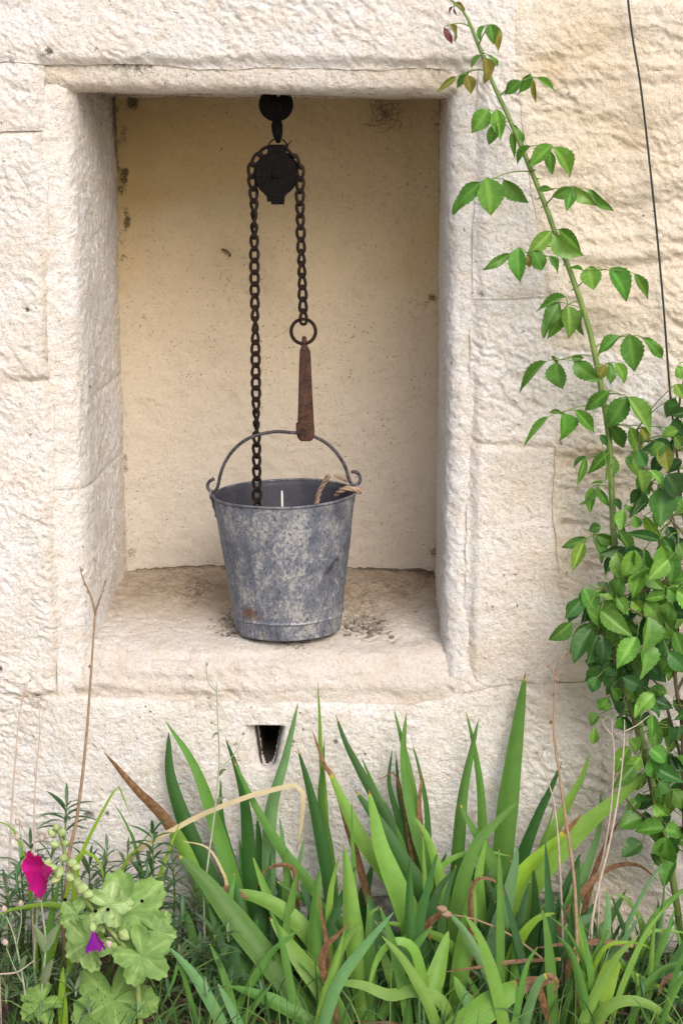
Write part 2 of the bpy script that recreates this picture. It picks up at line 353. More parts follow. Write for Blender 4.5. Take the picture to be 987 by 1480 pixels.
def block(name, quad, kind='rough', res=.0033, off=0, jd=.010, mat=None, xz=False, och=0, hole=False, label=None):
    q = np.array([(c[0], c[1]) if xz else P(c[0], c[1], 0)[[0, 2]] for c in quad])       # tl tr br bl
    W = max(np.linalg.norm(q[1]-q[0]), np.linalg.norm(q[2]-q[3])); Hh = max(np.linalg.norm(q[3]-q[0]), np.linalg.norm(q[2]-q[1]))
    nu, nv = max(4, int(Hh/res)), max(4, int(W/res))
    u = np.linspace(0, 1, nu)[:, None, None]; v = np.linspace(0, 1, nv)[None, :, None]
    xy = (q[0]*(1-v)+q[1]*v)*(1-u)+(q[3]*(1-v)+q[2]*v)*u
    p = np.stack([xy[..., 0], np.zeros((nu, nv)), xy[..., 1]], -1)
    wx = .010*fbm(p, 5, 2)+.004*noise(p*28+4); wz = .010*fbm(p+31, 5, 2)+.004*noise(p*28+61)
    p[..., 0] += wx; p[..., 2] += wz
    p0 = p.copy()
    d = np.minimum(np.minimum(u[..., 0], 1-u[..., 0])*Hh, np.minimum(v[..., 0], 1-v[..., 0])*W)
    jn = noise(p0*9+5)
    jdv = jd*sst(-.20, .25, noise(p0*4.3+77))
    drop = jdv*(1-sst(0, .013+.008*jn, d+.006*noise(p0*40)))
    px, py = proj(p0)
    bl = sst(0, .028, d+.012*noise(p0*22)); hr = relief(p0, 'rough')*.8
    h = relief(p0, kind)*bl+hr*(1-bl); off = off*bl
    if hole:
        hf = hole_fn(px, py); h = h*(1-sst(.0, .03, hf)*.8); drop = drop+hf
    dfx = np.maximum(np.maximum(-.633-p0[..., 0], p0[..., 0]-.183), 0); dfz = np.maximum(np.maximum(p0[..., 2]-1.772, .58-p0[..., 2]), 0); dff = np.hypot(dfx, dfz)
    drop = drop + .012*(1-sst(0, .024+.014*noise(p0*8+2), dff+.003*noise(p0*45)))
    dirt_shade = blobs(px, py, DRT_HOLES)
    drop = drop + .006*sst(.45, .9, dirt_shade)*(dirt_shade > 0)
    p[..., 1] = -h + off + drop
    V = p.reshape(-1, 3); Fc = gridfaces(nu, nv)
    ring = [(0, j) for j in range(nv)]+[(i, nv-1) for i in range(1, nu)]+[(nu-1, j) for j in range(nv-2, -1, -1)]+[(i, 0) for i in range(nu-2, 0, -1)]
    idx = [i*nv+j for i, j in ring]; k0 = len(V); m0 = len(idx); sk = V[idx].copy(); sk[:, 1] = .075; top = V[idx].copy()
    V = np.vstack([V, top, sk]); m = 2*m0
    Fc += [(k0+i, k0+m0+i, k0+m0+(i+1) % m0, k0+(i+1) % m0) for i in range(m0)]
    if hole:
        cut = ((px-(388+(py-1050)*-.03))**2 < (18.2-9.3*np.clip((py-1050)/62, 0, 1))**2) & (py > 1051.5) & ((py < 1102) | (np.hypot(px-386.5, py-1102) < 9.2)); cf = cut.ravel(); nn0 = nu*nv
        Fc = [f for f in Fc if not (max(f) < nn0 and all(cf[i] for i in f))]
    o = obj(name, V, Fc, mat or (M_OCHRE if kind == 'strata' else M_STONE), wall)
    oc = np.concatenate([np.clip(blobs(px, py, OCH)+och+30*np.minimum(drop, jdv)*(not hole), 0, 1).ravel(), np.ones(m)*.3])
    setattr_f(o, 'ochre', oc); setattr_f(o, 'dirt_shade', np.concatenate([(dirt_shade+.35*sst(.004, .009, np.minimum(drop, jdv))*sst(-.1, .3, noise(p0*6))*(not hole)).ravel(), np.ones(m)*.0]))
    if hole:
        dm = np.zeros(len(V)); dm[:nu*nv] = sst(.04, .10, hf).ravel(); a_ = o.data.attributes['dirt_shade']; cur = np.zeros(len(V), np.float32); a_.data.foreach_get('value', cur); a_.data.foreach_set('value', np.maximum(cur, dm*3.5).astype(np.float32))  # mouth of the drain hole darkened in colour to paint its shade
    if label: o['label'] = label
    return o
# blocks in photo pixels on the wall plane: tl, tr, br, bl
LX = -330
blk = [
 ([(-40, -330), (742, -330), (742, 104), (-40, 90)], 'rough', -.004),
 ([(LX, -330), (-40, -330), (-40, 90), (LX, 90)], 'rough', 0),
 ([(LX, 90), (61, 92), (64, 190), (LX, 186)], 'rough', .001),
 ([(LX, 186), (64, 190), (74, 552), (LX, 548)], 'rough', -.002),
 ([(LX, 548), (74, 552), (79, 716), (LX, 712)], 'rough', .003),
 ([(LX, 712), (79, 716), (86, 1008), (LX, 1012)], 'rough', -.001),
 ([(691, 104), (742, 104), (815, 105), (800, 440)][:2]+[(792, 432), (683, 430)], 'rough', -.001),
 ([(683, 430), (792, 432), (800, 645), (677, 640)], 'rough', .002),
 ([(677, 640), (800, 645), (812, 985), (667, 1008)], 'smooth', -.004),
 ([(742, -330), (1260, -330), (1260, 98), (742, 104)], 'strata', .004),
 ([(742, 104), (1260, 98), (1260, 238), (764, 240)], 'strata', .001),
 ([(764, 240), (1260, 238), (1260, 350), (780, 352)], 'strata', .004),
 ([(780, 352), (1260, 350), (1260, 503), (795, 507)], 'strata', -.002),
 ([(795, 507), (960, 503), (965, 648), (800, 645)], 'rough', .002),
 ([(960, 503), (1260, 500), (1260, 640), (965, 648)], 'strata', .002),
 ([(800, 645), (965, 648), (1260, 640), (1260, 985)][:1]+[(1260, 640), (1260, 975), (812, 985)], 'strata', .006),
 ([(LX, 1012), (70, 1008), (76, 1300), (LX, 1305)], 'rough', .002),
 ([(70, 1008), (592, 1018), (588, 1296), (76, 1300)], 'smooth', -.003),
 ([(592, 1018), (742, 990), (750, 1290), (588, 1296)], 'smooth', -.006),
 ([(742, 990), (868, 984), (866, 1292), (750, 1290)], 'rough', .003),
 ([(868, 984), (1260, 975), (1260, 1200), (866, 1204)], 'rough', .004),
 ([(866, 1204), (1260, 1200), (1260, 1420), (862, 1420)], 'rough', .001),
 ([(LX, 1305), (330, 1298), (330, 1460), (LX, 1460)], 'rough', .010),
 ([(330, 1298), (560, 1297), (565, 1460), (330, 1460)], 'rough', .016),
 ([(560, 1297), (862, 1292), (862, 1460), (565, 1460)], 'rough', .012)]
JD = {2: .003, 3: .013, 4: .010, 5: .008, 7: .005, 8: .006, 9: .006, 10: .004, 11: .004, 12: .004, 13: .006, 14: .006, 16: .003, 17: .003, 18: .003, 20: .006, 21: .006, 22: .006, 23: .006, 24: .006}
for i, (q, kind, off) in enumerate(blk):
    hole = i == 17
    block('stone', q, kind, .0026 if hole else .0033, off*.6 if i < 22 else off, JD.get(i, .001), hole=hole, och=.10 if kind == 'strata' else 0,
          label={0: 'long rough lintel stone over the recess', 17: 'smooth pale stone pierced by a tapered drain hole'}.get(i))
ol = [(369, 1050.5), (378, 1050), (388, 1050), (398, 1050), (407.5, 1050.5)]+[(407.5-(y-1050)*.19, y) for y in (1060, 1070, 1080, 1090, 1100)]+[(386.5+10.2*math.cos(a), 1102+10.2*math.sin(a)) for a in np.linspace(.1, math.pi-.1, 9)]+[(376.5-(1100-y)*.15, y) for y in (1100, 1090, 1080, 1070, 1060)]
V = np.array([P(x, y, 0)+np.array([.003*noise(np.array([x*.3, y*.3, k])), Yd, .003*noise(np.array([x*.3, y*.3, k+7]))]) for k, Yd in enumerate((.016, .05, .12, .22, .36)) for x, y in ol])
nO = len(ol); obj('drain_channel', V, gridfaces(5, nO, True)+[tuple(4*nO+i for i in range(nO))], plain('shade-dark stone', (.03, .025, .02), (.10, .08, .06), 60, .95, .8), wall)  # channel lined in near-black so the hole's shade is in the colour
# the wall goes on outside the picture
xl, xr = P(LX, 500, 0)[0], P(1260, 500, 0)[0]; zt = P(500, -330, 0)[2]
zs = [-.05, .25, .52, .85, 1.15, 1.5, 1.82, zt]
for a, b in zip(zs[:-1], zs[1:]):
    for x0, x1 in ((-3.2, -2.5), (-2.5, -1.75), (-1.75, xl-.012), (xr+.012, 1.7), (1.7, 2.4), (2.4, 3.2)):
        block('stone', [(x0, b), (x1, b), (x1, a), (x0, a)], 'rough', .03, random.uniform(-.004, .004), xz=True)
for x0, x1 in zip(np.linspace(-3.2, 3.2, 8)[:-1], np.linspace(-3.2, 3.2, 8)[1:]):
    for z0 in (zt, zt+.38, zt+.76): block('stone', [(x0, z0+.38), (x1, z0+.38), (x1, z0), (x0, z0)], 'rough', .035, random.uniform(-.004, .004), xz=True)
# mortar bed seen in the joints (open where the recess and the drain hole are)
V, Fc = [], []
gx = np.arange(-3.2, 3.21, .02); gz = np.arange(-.05, zt+1.1, .02); nx, nz = len(gx), len(gz)
PX, PZ = np.meshgrid(gx, gz, indexing='ij'); pp = np.stack([PX, PX*0, PZ], -1)
pp[..., 1] = .024+.004*noise(pp*12); ppx, ppy = proj(np.stack([PX, PX*0, PZ], -1))
bad = ((PX > -.66) & (PX < .21) & (PZ > .575) & (PZ < 1.80)) | ((ppx > 325) & (ppx < 450) & (ppy > 1020) & (ppy < 1140))
for f in gridfaces(nx, nz):
    if not bad.ravel()[list(f)].any(): Fc.append(f)
obj('mortar', pp.reshape(-1, 3), Fc, M_MORT, wall)

def sweep(name, prof_fn, tr, res, kind, mat, amp=1.0, och=None, drt=None, jd=.006, stn=None, label=None, joints=True, flip=False):
    """patch from profile(s, t) -> points; s along profile (n,), t extent."""
    p = prof_fn(np.linspace(tr[0], tr[1], max(4, int(abs(tr[1]-tr[0])/res))))
    du = np.gradient(p, axis=0); dv = np.gradient(p, axis=1); nn = np.cross(du, dv); nn /= np.linalg.norm(nn, axis=-1)[..., None]+1e-12
    c = np.array([-.22, .1, 1.2]); sgn = np.sign(np.sum(nn*(np.array([-.22, -.2, 1.2])-p), -1).mean()); nn *= sgn
    h = relief(p, kind)*amp
    t = np.linspace(0, abs(tr[1]-tr[0]), p.shape[0]); d = np.minimum(t, t[-1]-t)[:, None]+.003*noise(p*35)
    if joints: h = h - jd*(1-sst(0, .008, d))*(.3+.7*sst(-.2, .3, noise(p*5+9)))
    p2 = p+nn*h[..., None]
    px, py = proj(p)
    o = obj(name, p2.reshape(-1, 3), gridfaces(*p.shape[:2]), mat, wall)
    setattr_f(o, 'ochre', np.clip(och(px, py, p), 0, 1) if och else px*0); setattr_f(o, 'dirt_shade', np.clip(drt(px, py, p), 0, 1) if drt else px*0)
    if stn: setattr_f(o, 'stain', np.clip(stn(px, py, p), 0, 1))
    if label: o['label'] = label
    return o
def polyline(pts, res):
    pts = np.asarray(pts, float); n = int(np.linalg.norm(np.diff(pts, axis=0), axis=1).sum()/res)
    d = np.concatenate([[0], np.cumsum(np.linalg.norm(np.diff(pts, axis=0), axis=1))])
    s = np.linspace(0, d[-1], n); out = np.stack([np.interp(s, d, pts[:, k]) for k in range(2)], -1)
    for _ in range(3): out[1:-1] = (out[:-2]+2*out[1:-1]+out[2:])/4
    return out
JL = polyline([(-.640, .016), (-.602, .020), (-.588, .027), (-.578, .046), (-.573, .07), (-.566, .30), (-.562, .512)], .0045)
JR = polyline([(.200, .014), (.165, .017), (.150, .025), (.141, .040), (.137, .06), (.135, .30), (.136, .512)], .0045)
def jamb(prof):
    def f(z):
        p = np.zeros((len(z), len(prof), 3)); p[..., 0] = prof[:, 0]; p[..., 1] = prof[:, 1]; p[..., 2] = z[:, None]
        fade = sst(.66, .55, z)[:, None]; p[..., 1] = np.where(p[..., 1] < .06, p[..., 1]-(fade*.014)*sst(.07, .03, p[..., 1]), p[..., 1]); return p
    return f
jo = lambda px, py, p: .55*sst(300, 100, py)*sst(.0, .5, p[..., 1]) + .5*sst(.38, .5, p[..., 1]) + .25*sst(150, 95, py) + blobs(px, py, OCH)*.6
def jdt(px, py, p): return .75*sst(.40, .51, p[..., 1])*sst(420, 130, py)+.6*sst(270, 110, py)*sst(.04, .3, p[..., 1])+.3*sst(.47, .505, p[..., 1])+blobs(px, py, DRT_HOLES)+.35*sst(.45, .75, noise(p*[6, 6, 2])+.5)*sst(.35, .48, p[..., 1])
zz = lambda y: P(90, y, 0)[2]
for a, b in ((1.742, zz(588)), (zz(588), zz(712)), (zz(712), .52)):
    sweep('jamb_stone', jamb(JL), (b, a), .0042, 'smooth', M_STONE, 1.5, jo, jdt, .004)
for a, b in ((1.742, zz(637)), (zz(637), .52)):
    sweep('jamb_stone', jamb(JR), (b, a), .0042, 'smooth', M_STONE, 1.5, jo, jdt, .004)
LP = polyline([(1.800, .014), (1.765, .016), (1.744, .021), (1.735, .032), (1.729, .048), (1.728, .512)], .0045)
def lint(x):
    p = np.zeros((len(x), len(LP), 3)); p[..., 0] = x[:, None]; p[..., 1] = LP[:, 1]; p[..., 2] = LP[:, 0]-.010*((x+.6)/.75)[:, None]; return p
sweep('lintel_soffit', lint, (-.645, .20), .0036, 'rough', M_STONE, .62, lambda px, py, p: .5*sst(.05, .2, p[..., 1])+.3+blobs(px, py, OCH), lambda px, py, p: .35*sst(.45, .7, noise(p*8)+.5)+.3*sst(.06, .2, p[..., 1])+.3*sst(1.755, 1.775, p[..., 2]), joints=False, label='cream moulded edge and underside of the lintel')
SP = polyline([(.512, .690), (.30, .662), (.15, .640), (.07, .630), (.042, .621), (.024, .606), (.012, .58), (.006, .55), (.008, .515)], .0042)
def sill(x):
    p = np.zeros((len(x), len(SP), 3)); p[..., 0] = x[:, None]; p[..., 1] = SP[:, 0]; p[..., 2] = SP[:, 1]
    p[..., 2] += .006*noise(p*[5, 5, 0]+3)*(p[..., 1] > .02); return p
sd = [(330, 900, 22, .8), (520, 890, 45, .55), (430, 925, 30, .7), (250, 850, 60, .3), (560, 850, 60, .3), (620, 815, 25, .9), (285, 855, 30, .5), (545, 905, 20, .8), (170, 870, 12, .3), (440, 1010, 6, .3), (190, 940, 12, .45)]
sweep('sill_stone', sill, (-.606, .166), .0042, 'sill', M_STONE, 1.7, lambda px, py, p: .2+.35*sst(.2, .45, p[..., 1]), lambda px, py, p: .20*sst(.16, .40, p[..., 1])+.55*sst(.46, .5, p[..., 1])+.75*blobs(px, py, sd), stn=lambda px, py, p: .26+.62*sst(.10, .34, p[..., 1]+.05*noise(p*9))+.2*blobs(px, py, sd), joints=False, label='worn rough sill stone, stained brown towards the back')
def back(z):
    x = np.arange(-.575, .150, .005); p = np.zeros((len(z), len(x), 3)); p[..., 0] = x; p[..., 1] = .5; p[..., 2] = z[:, None]
    p[..., 1] += .012*(sst(-.50, -.57, x)+sst(.08, .14, x))*-1; return p
bd = [(192, 150, 9, 1.0), (184, 320, 5, .8), (625, 430, 5, 1.0), (618, 440, 3, .7), (555, 165, 7, .7), (570, 190, 5, .4), (607, 440, 5, .4),
      (640, 170, 20, .5), (600, 460, 40, .3), (190, 800, 8, .6), (500, 770, 6, .35), (628, 800, 10, .7), (320, 215, 3, .8), (560, 330, 4, .4), (575, 760, 40, .2)]
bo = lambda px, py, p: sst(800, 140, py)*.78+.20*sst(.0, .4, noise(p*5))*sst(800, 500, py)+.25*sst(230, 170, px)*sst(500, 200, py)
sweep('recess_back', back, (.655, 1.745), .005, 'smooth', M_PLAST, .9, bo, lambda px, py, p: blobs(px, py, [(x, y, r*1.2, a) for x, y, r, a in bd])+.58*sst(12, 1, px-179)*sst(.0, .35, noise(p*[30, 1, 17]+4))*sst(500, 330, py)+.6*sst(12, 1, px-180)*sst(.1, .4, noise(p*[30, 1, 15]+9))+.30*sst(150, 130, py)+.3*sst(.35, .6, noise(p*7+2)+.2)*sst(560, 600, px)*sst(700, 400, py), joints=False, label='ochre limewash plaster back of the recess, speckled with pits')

# ------------------------------------------------------------------ pulley
YB = .15
mm = MMPX(YB)
def at(x, y, dy=0): return P(x, y, YB+dy)
pul = thing('pulley', 'black iron pulley block hanging from a ball under the lintel', 'pulley', tuple(at(399, 250)))
pr = [(0.001, -.034)]+[(.034*math.sin(a), -.034*math.cos(a)) for a in np.linspace(.1, math.pi-.02, 18)]
V, Fc = lathe(pr, 28); bc = at(399, 151); V = V*[1, 1, .98]+bc
ball = obj('anchor_ball', V, Fc, M_IRON, pul)
# flaking paint patch on the upper right of the ball: a thin shell
mb = MB(); a0, e0 = np.meshgrid(np.linspace(-1.45, -.35, 12), np.linspace(.45, 1.25, 10), indexing='ij')
sh = np.stack([np.cos(e0)*np.cos(a0), np.cos(e0)*np.sin(a0), np.sin(e0)], -1)*(.0347); keep = noise(sh*130+3) > -.12
fs = [f for f in gridfaces(12, 10) if keep.ravel()[list(f)].all()]; mb.add(sh.reshape(-1, 3)+bc, fs); mb.obj('paint_patch', M_PAINT, ball)
mb = MB(); mb.tube(spline([at(401, 172), at(400.5, 178), at(400.5, 184), at(401, 190), at(402, 200), at(402.5, 207)], 14), [.004, .0085, .0105, .0112, .0112, .011, .0108, .0105, .010, .0092, .008, .0065, .005, .003], 14)
mb.obj('swivel_link', M_IRON, pul)
def pxtube(pts, r, n=24, seg=8, dy=0): return tube(spline([at(x, y, dy) for x, y in pts], n), r, seg)
V, Fc = pxtube([(397, 201), (390, 206), (388, 213), (390, 218), (410, 218), (415, 211), (412, 205), (408, 201)], .0016, 30, 6, -.012)
w1 = obj('wire_tie', V, Fc, M_IRON, pul)
mb = MB(); mb.add(*pxtube([(413, 211), (417, 208), (421, 204)], .0013, 8, 6, -.012)); mb.add(*pxtube([(414, 207), (416, 211), (416, 213)], .0013, 8, 6, -.012)); mb.obj('wire_end', M_IRON, pul)
cS = at(399, 252); R = 30.5*mm
pr = [(.001, -.011), (R*.82, -.011), (R*.95, -.010), (R, -.008), (R*.93, -.003), (R*.93, .003), (R, .008), (R*.95, .010), (R*.82, .011), (.001, .011)]
V, Fc = lathe(pr, 44); V = V[:, [0, 2, 1]]+cS; obj('sheave', V, Fc, M_IRON, pul)
def slab(pxs, dy0, dy1):
    a = np.array([at(x, y, 0) for x, y in pxs]); n = len(a); A = a+[0, dy0, 0]; B = a+[0, dy1, 0]
    return np.vstack([A, B]), [tuple(range(n))[::-1], tuple(range(n, 2*n))]+[(i, (i+1) % n, n+(i+1) % n, n+i) for i in range(n)]
for nm, q, a, b in (('cheek_plate', [(389, 210), (412, 210), (413, 221), (420, 228), (427, 241), (428.5, 254), (424, 270), (412, 284), (411.5, 295), (393, 295), (392.5, 291), (387, 291), (386.5, 284), (375, 271), (370, 257), (370.5, 243), (378, 229), (387, 221)], -.020, -.013),
                    ('cheek_strap', [(389, 210), (412, 210), (413, 221), (416, 224), (411, 250), (411, 291), (387, 291), (387, 224), (389, 221)], .013, .020),
                    ('yoke', [(389, 209), (412, 209), (412, 219), (389, 219)], -.013, .013)):
    V, Fc = slab(q, a, b); obj(nm, V, Fc, M_IRON, pul, smooth=False)
mb = MB(); mb.tube([cS+[0, -.0235, 0], cS+[0, -.0225, 0], cS+[0, .026, 0]], [.006, .008, .008], 12); mb.obj('axle_pin', M_IRON, pul)

# ------------------------------------------------------------------ chain
chain = thing('chain', 'rusty twisted-link iron chain looped over the pulley and down into the bucket', 'chain', tuple(cS+[0, 0, R]))
def link_mesh():
    n, seg = 20, 7; L, Wd, r = .0150, .0076, .0034
    a = np.linspace(0, 2*math.pi, n, endpoint=False)
    x = Wd*np.sign(np.cos(a))*np.abs(np.cos(a))**.8; z = L*np.sin(a)*(1); tw = z/L*.72
    c = np.stack([x*np.cos(tw), x*np.sin(tw), z], -1)
    t = np.roll(c, -1, 0)-np.roll(c, 1, 0); t /= np.linalg.norm(t, axis=1)[:, None]
    rad = c*[1, 1, .7]; rad -= t*np.sum(rad*t, 1)[:, None]; rad /= np.linalg.norm(rad, axis=1)[:, None]; b = np.cross(t, rad)
    th = np.linspace(0, 2*math.pi, seg, endpoint=False)
    V = (c[:, None]+r*(np.cos(th)[None, :, None]*rad[:, None]+np.sin(th)[None, :, None]*b[:, None])).reshape(-1, 3)
    Fc = [(i*seg+j, i*seg+(j+1) % seg, ((i+1) % n)*seg+(j+1) % seg, ((i+1) % n)*seg+j) for i in range(n) for j in range(seg)]
    return mesh('link', V, Fc, M_CHAIN)
LM = link_mesh(); org = root_loc(chain)
lp = [at(371.5, 860, .035), at(371.5, 725, .035), at(370, 560, .025), at(368, 400, .01), at(367, 290, 0)]
arc = [cS+np.array([math.cos(a), 0, math.sin(a)])*(R+.0045) for a in np.linspace(math.pi*1.0, 0, 9)]
rp = [at(433.5, 290), at(436, 380), at(438.5, 458)]
cps = spline(lp+[p for p in arc]+rp, 900); dl = np.concatenate([[0], np.cumsum(np.linalg.norm(np.diff(cps, axis=0), axis=1))])
pitch = .0236; nl = int(round(dl[-1]/pitch)); tt = np.gradient(cps, axis=0)
for i in range(nl+1):
    s = min(i*dl[-1]/nl, dl[-1]); p = np.array([np.interp(s, dl, cps[:, k]) for k in range(3)]); t = Vector([np.interp(s, dl, tt[:, k]) for k in range(3)]).normalized()
    o = bpy.data.objects.new('link', LM); C.objects.link(o); o.parent = chain
    roll = .85*math.sin(i*.33)+.35*math.sin(i*1.1)
    zax = t; xax = Vector((0, 1, 0)).cross(zax).normalized(); yax = zax.cross(xax)
    m = Matrix((xax, yax, zax)).transposed() @ Matrix.Rotation(roll+random.uniform(-.15, .15), 3, 'Z')
    o.matrix_local = Matrix.Translation(Vector(p-org)) @ m.to_4x4()

# ------------------------------------------------------------------ hook
hook = thing('lifting_hook', 'rusty tapered iron hook bar gripping the bucket handle, hung by a ring', 'hook', tuple(at(441, 636)))
a = np.linspace(0, 2*math.pi, 41); rc = at(438.5, 479)
mb = MB(); mb.tube([rc+17.2*mm*np.array([math.cos(q), .06*math.sin(q), math.sin(q)]) for q in a], .0036, 10, False); mb.obj('ring', M_CHAIN, hook)
# shank: rectangular section swept along the px profile (centre x, y, half width px)
prof = [(439.5, 486, 2.5), (439.8, 490, 3.6), (440, 497, 3.8), (440.3, 503, 5.5), (441, 508, 7.4), (441, 515, 7.9), (441.2, 540, 8.8), (441.5, 580, 10.2), (441.8, 612, 11.6), (441.8, 622, 12.3), (441.8, 631, 12.2), (442, 635, 9.8), (442, 637, 7.5)]
sec = [(-1, -.55), (-.8, -.9), (0, -1.06), (.8, -.9), (1, -.55), (1, .55), (.8, .9), (0, 1), (-.8, .9), (-1, .55)]; V = []
for x, y, hw in prof:
    c = at(x, y); V += [c+np.array([s[0]*hw*mm, s[1]*.0068*min(1, hw/6), 0]) for s in sec]
V = np.array(V); ns = len(sec); V += .0006*np.stack([noise(V*90), noise(V*90+7), noise(V*90+3)], -1)
Fc = gridfaces(len(prof), ns, True)+[tuple(range(ns)), tuple((len(prof)-1)*ns+i for i in range(ns))]
obj('shank', V, Fc, M_RUST, hook)
V = [];
for y in (611.5, 613, 625, 627):
    c = at(434, y); V += [c+np.array([s[0]*6.0*mm, s[1]*.0082, 0]) for s in sec]
obj('hook_lip', V, gridfaces(4, ns, True)+[tuple(range(ns)), tuple(3*ns+i for i in range(ns))], M_RUST, hook)

# ------------------------------------------------------------------ bucket
bb = at(417.5, 907); bt = at(411, 713)
axis = (bt-bb); hgt = np.linalg.norm(axis); tilt = math.atan2(axis[0], axis[2])
rt, rb = 101.5*mm, 76.5*mm
bk = thing('bucket', 'dented weathered zinc bucket standing on the sill under the pulley', 'bucket', tuple(bb))
Rm = np.array(Matrix.Rotation(tilt, 3, 'Y'))
def bloc(V): return np.asarray(V) @ Rm.T + bb
def rad(z): return rb+(rt-rb)*(z/hgt)
def dent(V):
    th = np.arctan2(V[:, 1], V[:, 0]); r = np.hypot(V[:, 0], V[:, 1])+1e-9
    q = np.stack([np.cos(th)*1.2, np.sin(th)*1.2, V[:, 2]*5], -1)
    dr = .0045*noise(q*1.3+4)+.0016*noise(q*4+9)
    dr += -.009*np.exp(-(((th+.55)/.22)**2+((V[:, 2]-.11)/.035)**2))*(th > -1.2)*(th < .3)
    k = np.clip(r/.05, 0, 1); V = V.copy(); V[:, 0] += np.cos(th)*dr*k; V[:, 1] += np.sin(th)*dr*k; V[:, 2] += .0022*noise(np.stack([np.cos(th)*1.4, np.sin(th)*1.4, th*0+2.2], -1))*(V[:, 2] > hgt*.8); return V
hb = .036
zsx = np.concatenate([np.linspace(.004, hb-.005, 6), np.linspace(hb-.0045, hb+.0045, 9), np.linspace(hb+.006, hgt, 40)])
pr = [(rad(0)*.4, .012), (rad(0)-.006, .012), (rad(0)-.003, 0), (rad(0)-.0005, .001)]
for z in zsx:
    e = .0028*math.exp(-((z-hb)/.0022)**2)-(.0012 if z < hb else 0); pr.append((rad(z)+e, z))
for z in np.linspace(hgt, .02, 24): pr.append((rad(z)-.0016, z))
pr += [(.001, .02)]
V, Fc = lathe(pr, 88); V = dent(V)
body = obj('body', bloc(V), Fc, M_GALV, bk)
px, py = proj(bloc(V))
ru = np.clip(np.maximum(blobs(px, py, [(361, 887, 8, 1.0), (355, 884, 5, .9), (372, 892, 6, .5)]), .25*sst(.006, 0, V[:, 2])), 0, 1)*(V[:, 1] < 0); setattr_f(body, 'rust', ru*sst(.05, .4, ru+.4*noise(V*160)))
inner = np.zeros(len(V)); inner[(len(pr)-25)*88:] = 1  # inside wall of the bucket, its shade painted in as dark colour
setattr_f(body, 'grime_shade', np.clip(blobs(px, py, [(480, 816, 4, 1.0), (475, 824, 5, 1.0), (487, 808, 5, .9), (468, 830, 4, .8), (472, 820, 4, .7), (432, 812, 9, .5), (445, 790, 12, .45), (455, 778, 8, .5), (340, 720, 20, .3), (400, 925, 30, .5), (485, 740, 25, .5), (330, 790, 12, .4)])*(V[:, 1] < 0) + inner*.9, 0, 1))
th = np.linspace(0, 2*math.pi, 89)[:-1]
pts = dent(np.stack([(rad(hgt)+.0005)*np.cos(th), (rad(hgt)+.0005)*np.sin(th), th*0+hgt], -1)); pts = np.vstack([pts, pts[:1]])
mb = MB(); mb.tube(bloc(pts), .0030, 8, False); rim = mb.obj('rim', M_GALV, bk); [setattr_f(rim, k, np.full(len(rim.data.vertices), v)) for k, v in (('rust', .08), ('grime_shade', .5))]
# dark old liquid / dirt inside
V, Fc = lathe([(.001, 0), (rad(.05)-.004, 0)], 40); V[:, 2] = .05; obj('sediment', bloc(V), Fc, M_SOIL, bk)
bailp = [(310, 692), (304.5, 694.5), (300.3, 700), (301.5, 707), (307.5, 711), (313, 707.5), (316, 699), (318.5, 687), (325, 669), (338, 650), (355, 636), (375, 628), (398, 624), (420, 625), (441, 627.5), (459, 633), (475, 643), (489, 658), (499, 675), (503, 688), (506.5, 697.5), (512, 701.5), (518.5, 698.5), (520.5, 691.5), (517.5, 684.5), (511, 681.5), (507.5, 682.5)]
mb = MB(); mb.tube(spline([at(x, y) for x, y in bailp], 110), .0035, 10); mb.obj('bail_handle', iron_mat('dull dark steel', (.045, .042, .05), (.12, .11, .12), .3, .55, .3), bk)
for sx, (ex, ey) in ((-1, (306, 712)), (1, (514, 703))):
    mb = MB(); c = at(ex, ey)
    q = np.linspace(0, 2*math.pi, 17); mb.tube([c+np.array([.0015*sx, .0085*math.cos(t), .0085*math.sin(t)-.003]) for t in q], .0026, 7, False)
    t0 = at(ex-sx*1.5, ey+8); t1 = at(ex-sx*11.5, ey+42)
    dn = (t1-t0)/np.linalg.norm(t1-t0); 
    V = [];
    for k, hw in ((0, .008), (.25, .0125), (.75, .0125), (1, .006)):
        c2 = t0+(t1-t0)*k
        V += [c2+[sx*.0005, -hw, 0], c2+[sx*.0032, -hw*.9, 0], c2+[sx*.0042, 0, 0], c2+[sx*.0032, hw*.9, 0], c2+[sx*.0005, hw, 0]]
    mb.add(V, gridfaces(4, 5))
    e_ = mb.obj('ear', M_GALV, bk); [setattr_f(e_, k, np.full(len(e_.data.vertices), v)) for k, v in (('rust', .12), ('grime_shade', .3))]
    for kk in (.35, .75):
        V, Fc = lathe([(.0035, 0), (.003, .0014), (.0012, .002), (.0001, .002)], 10); V = V[:, [2, 1, 0]]*[sx, 1, 1]+t0+(t1-t0)*kk+[sx*.0042, 0, 0]; r_ = obj('rivet', V, Fc, M_GALV, e_); [setattr_f(r_, k, np.full(len(r_.data.vertices), v)) for k, v in (('rust', .3), ('grime_shade', .3))]
def rope(mbx, pts, r, strands=3, twist=60):
    c = spline(pts, 46); t, N, B = frames(c); d = np.concatenate([[0], np.cumsum(np.linalg.norm(np.diff(c, axis=0), axis=1))])
    for k in range(strands):
        a = d*twist*2+k*2*math.pi/strands; mbx.tube(c+(N*np.cos(a)[:, None]+B*np.sin(a)[:, None])*r*.55, r*.62, 6)
rp_ = thing('rope', 'frayed hemp rope end knotted over the rim of the bucket', 'rope', tuple(at(470, 720, .0)))
mb = MB(); rope(mb, [at(456, 735, .03), at(461, 712, .02), at(468, 699, .01), at(475.5, 686.5, 0)], .0047); mb.obj('strand', M_ROPE, rp_)
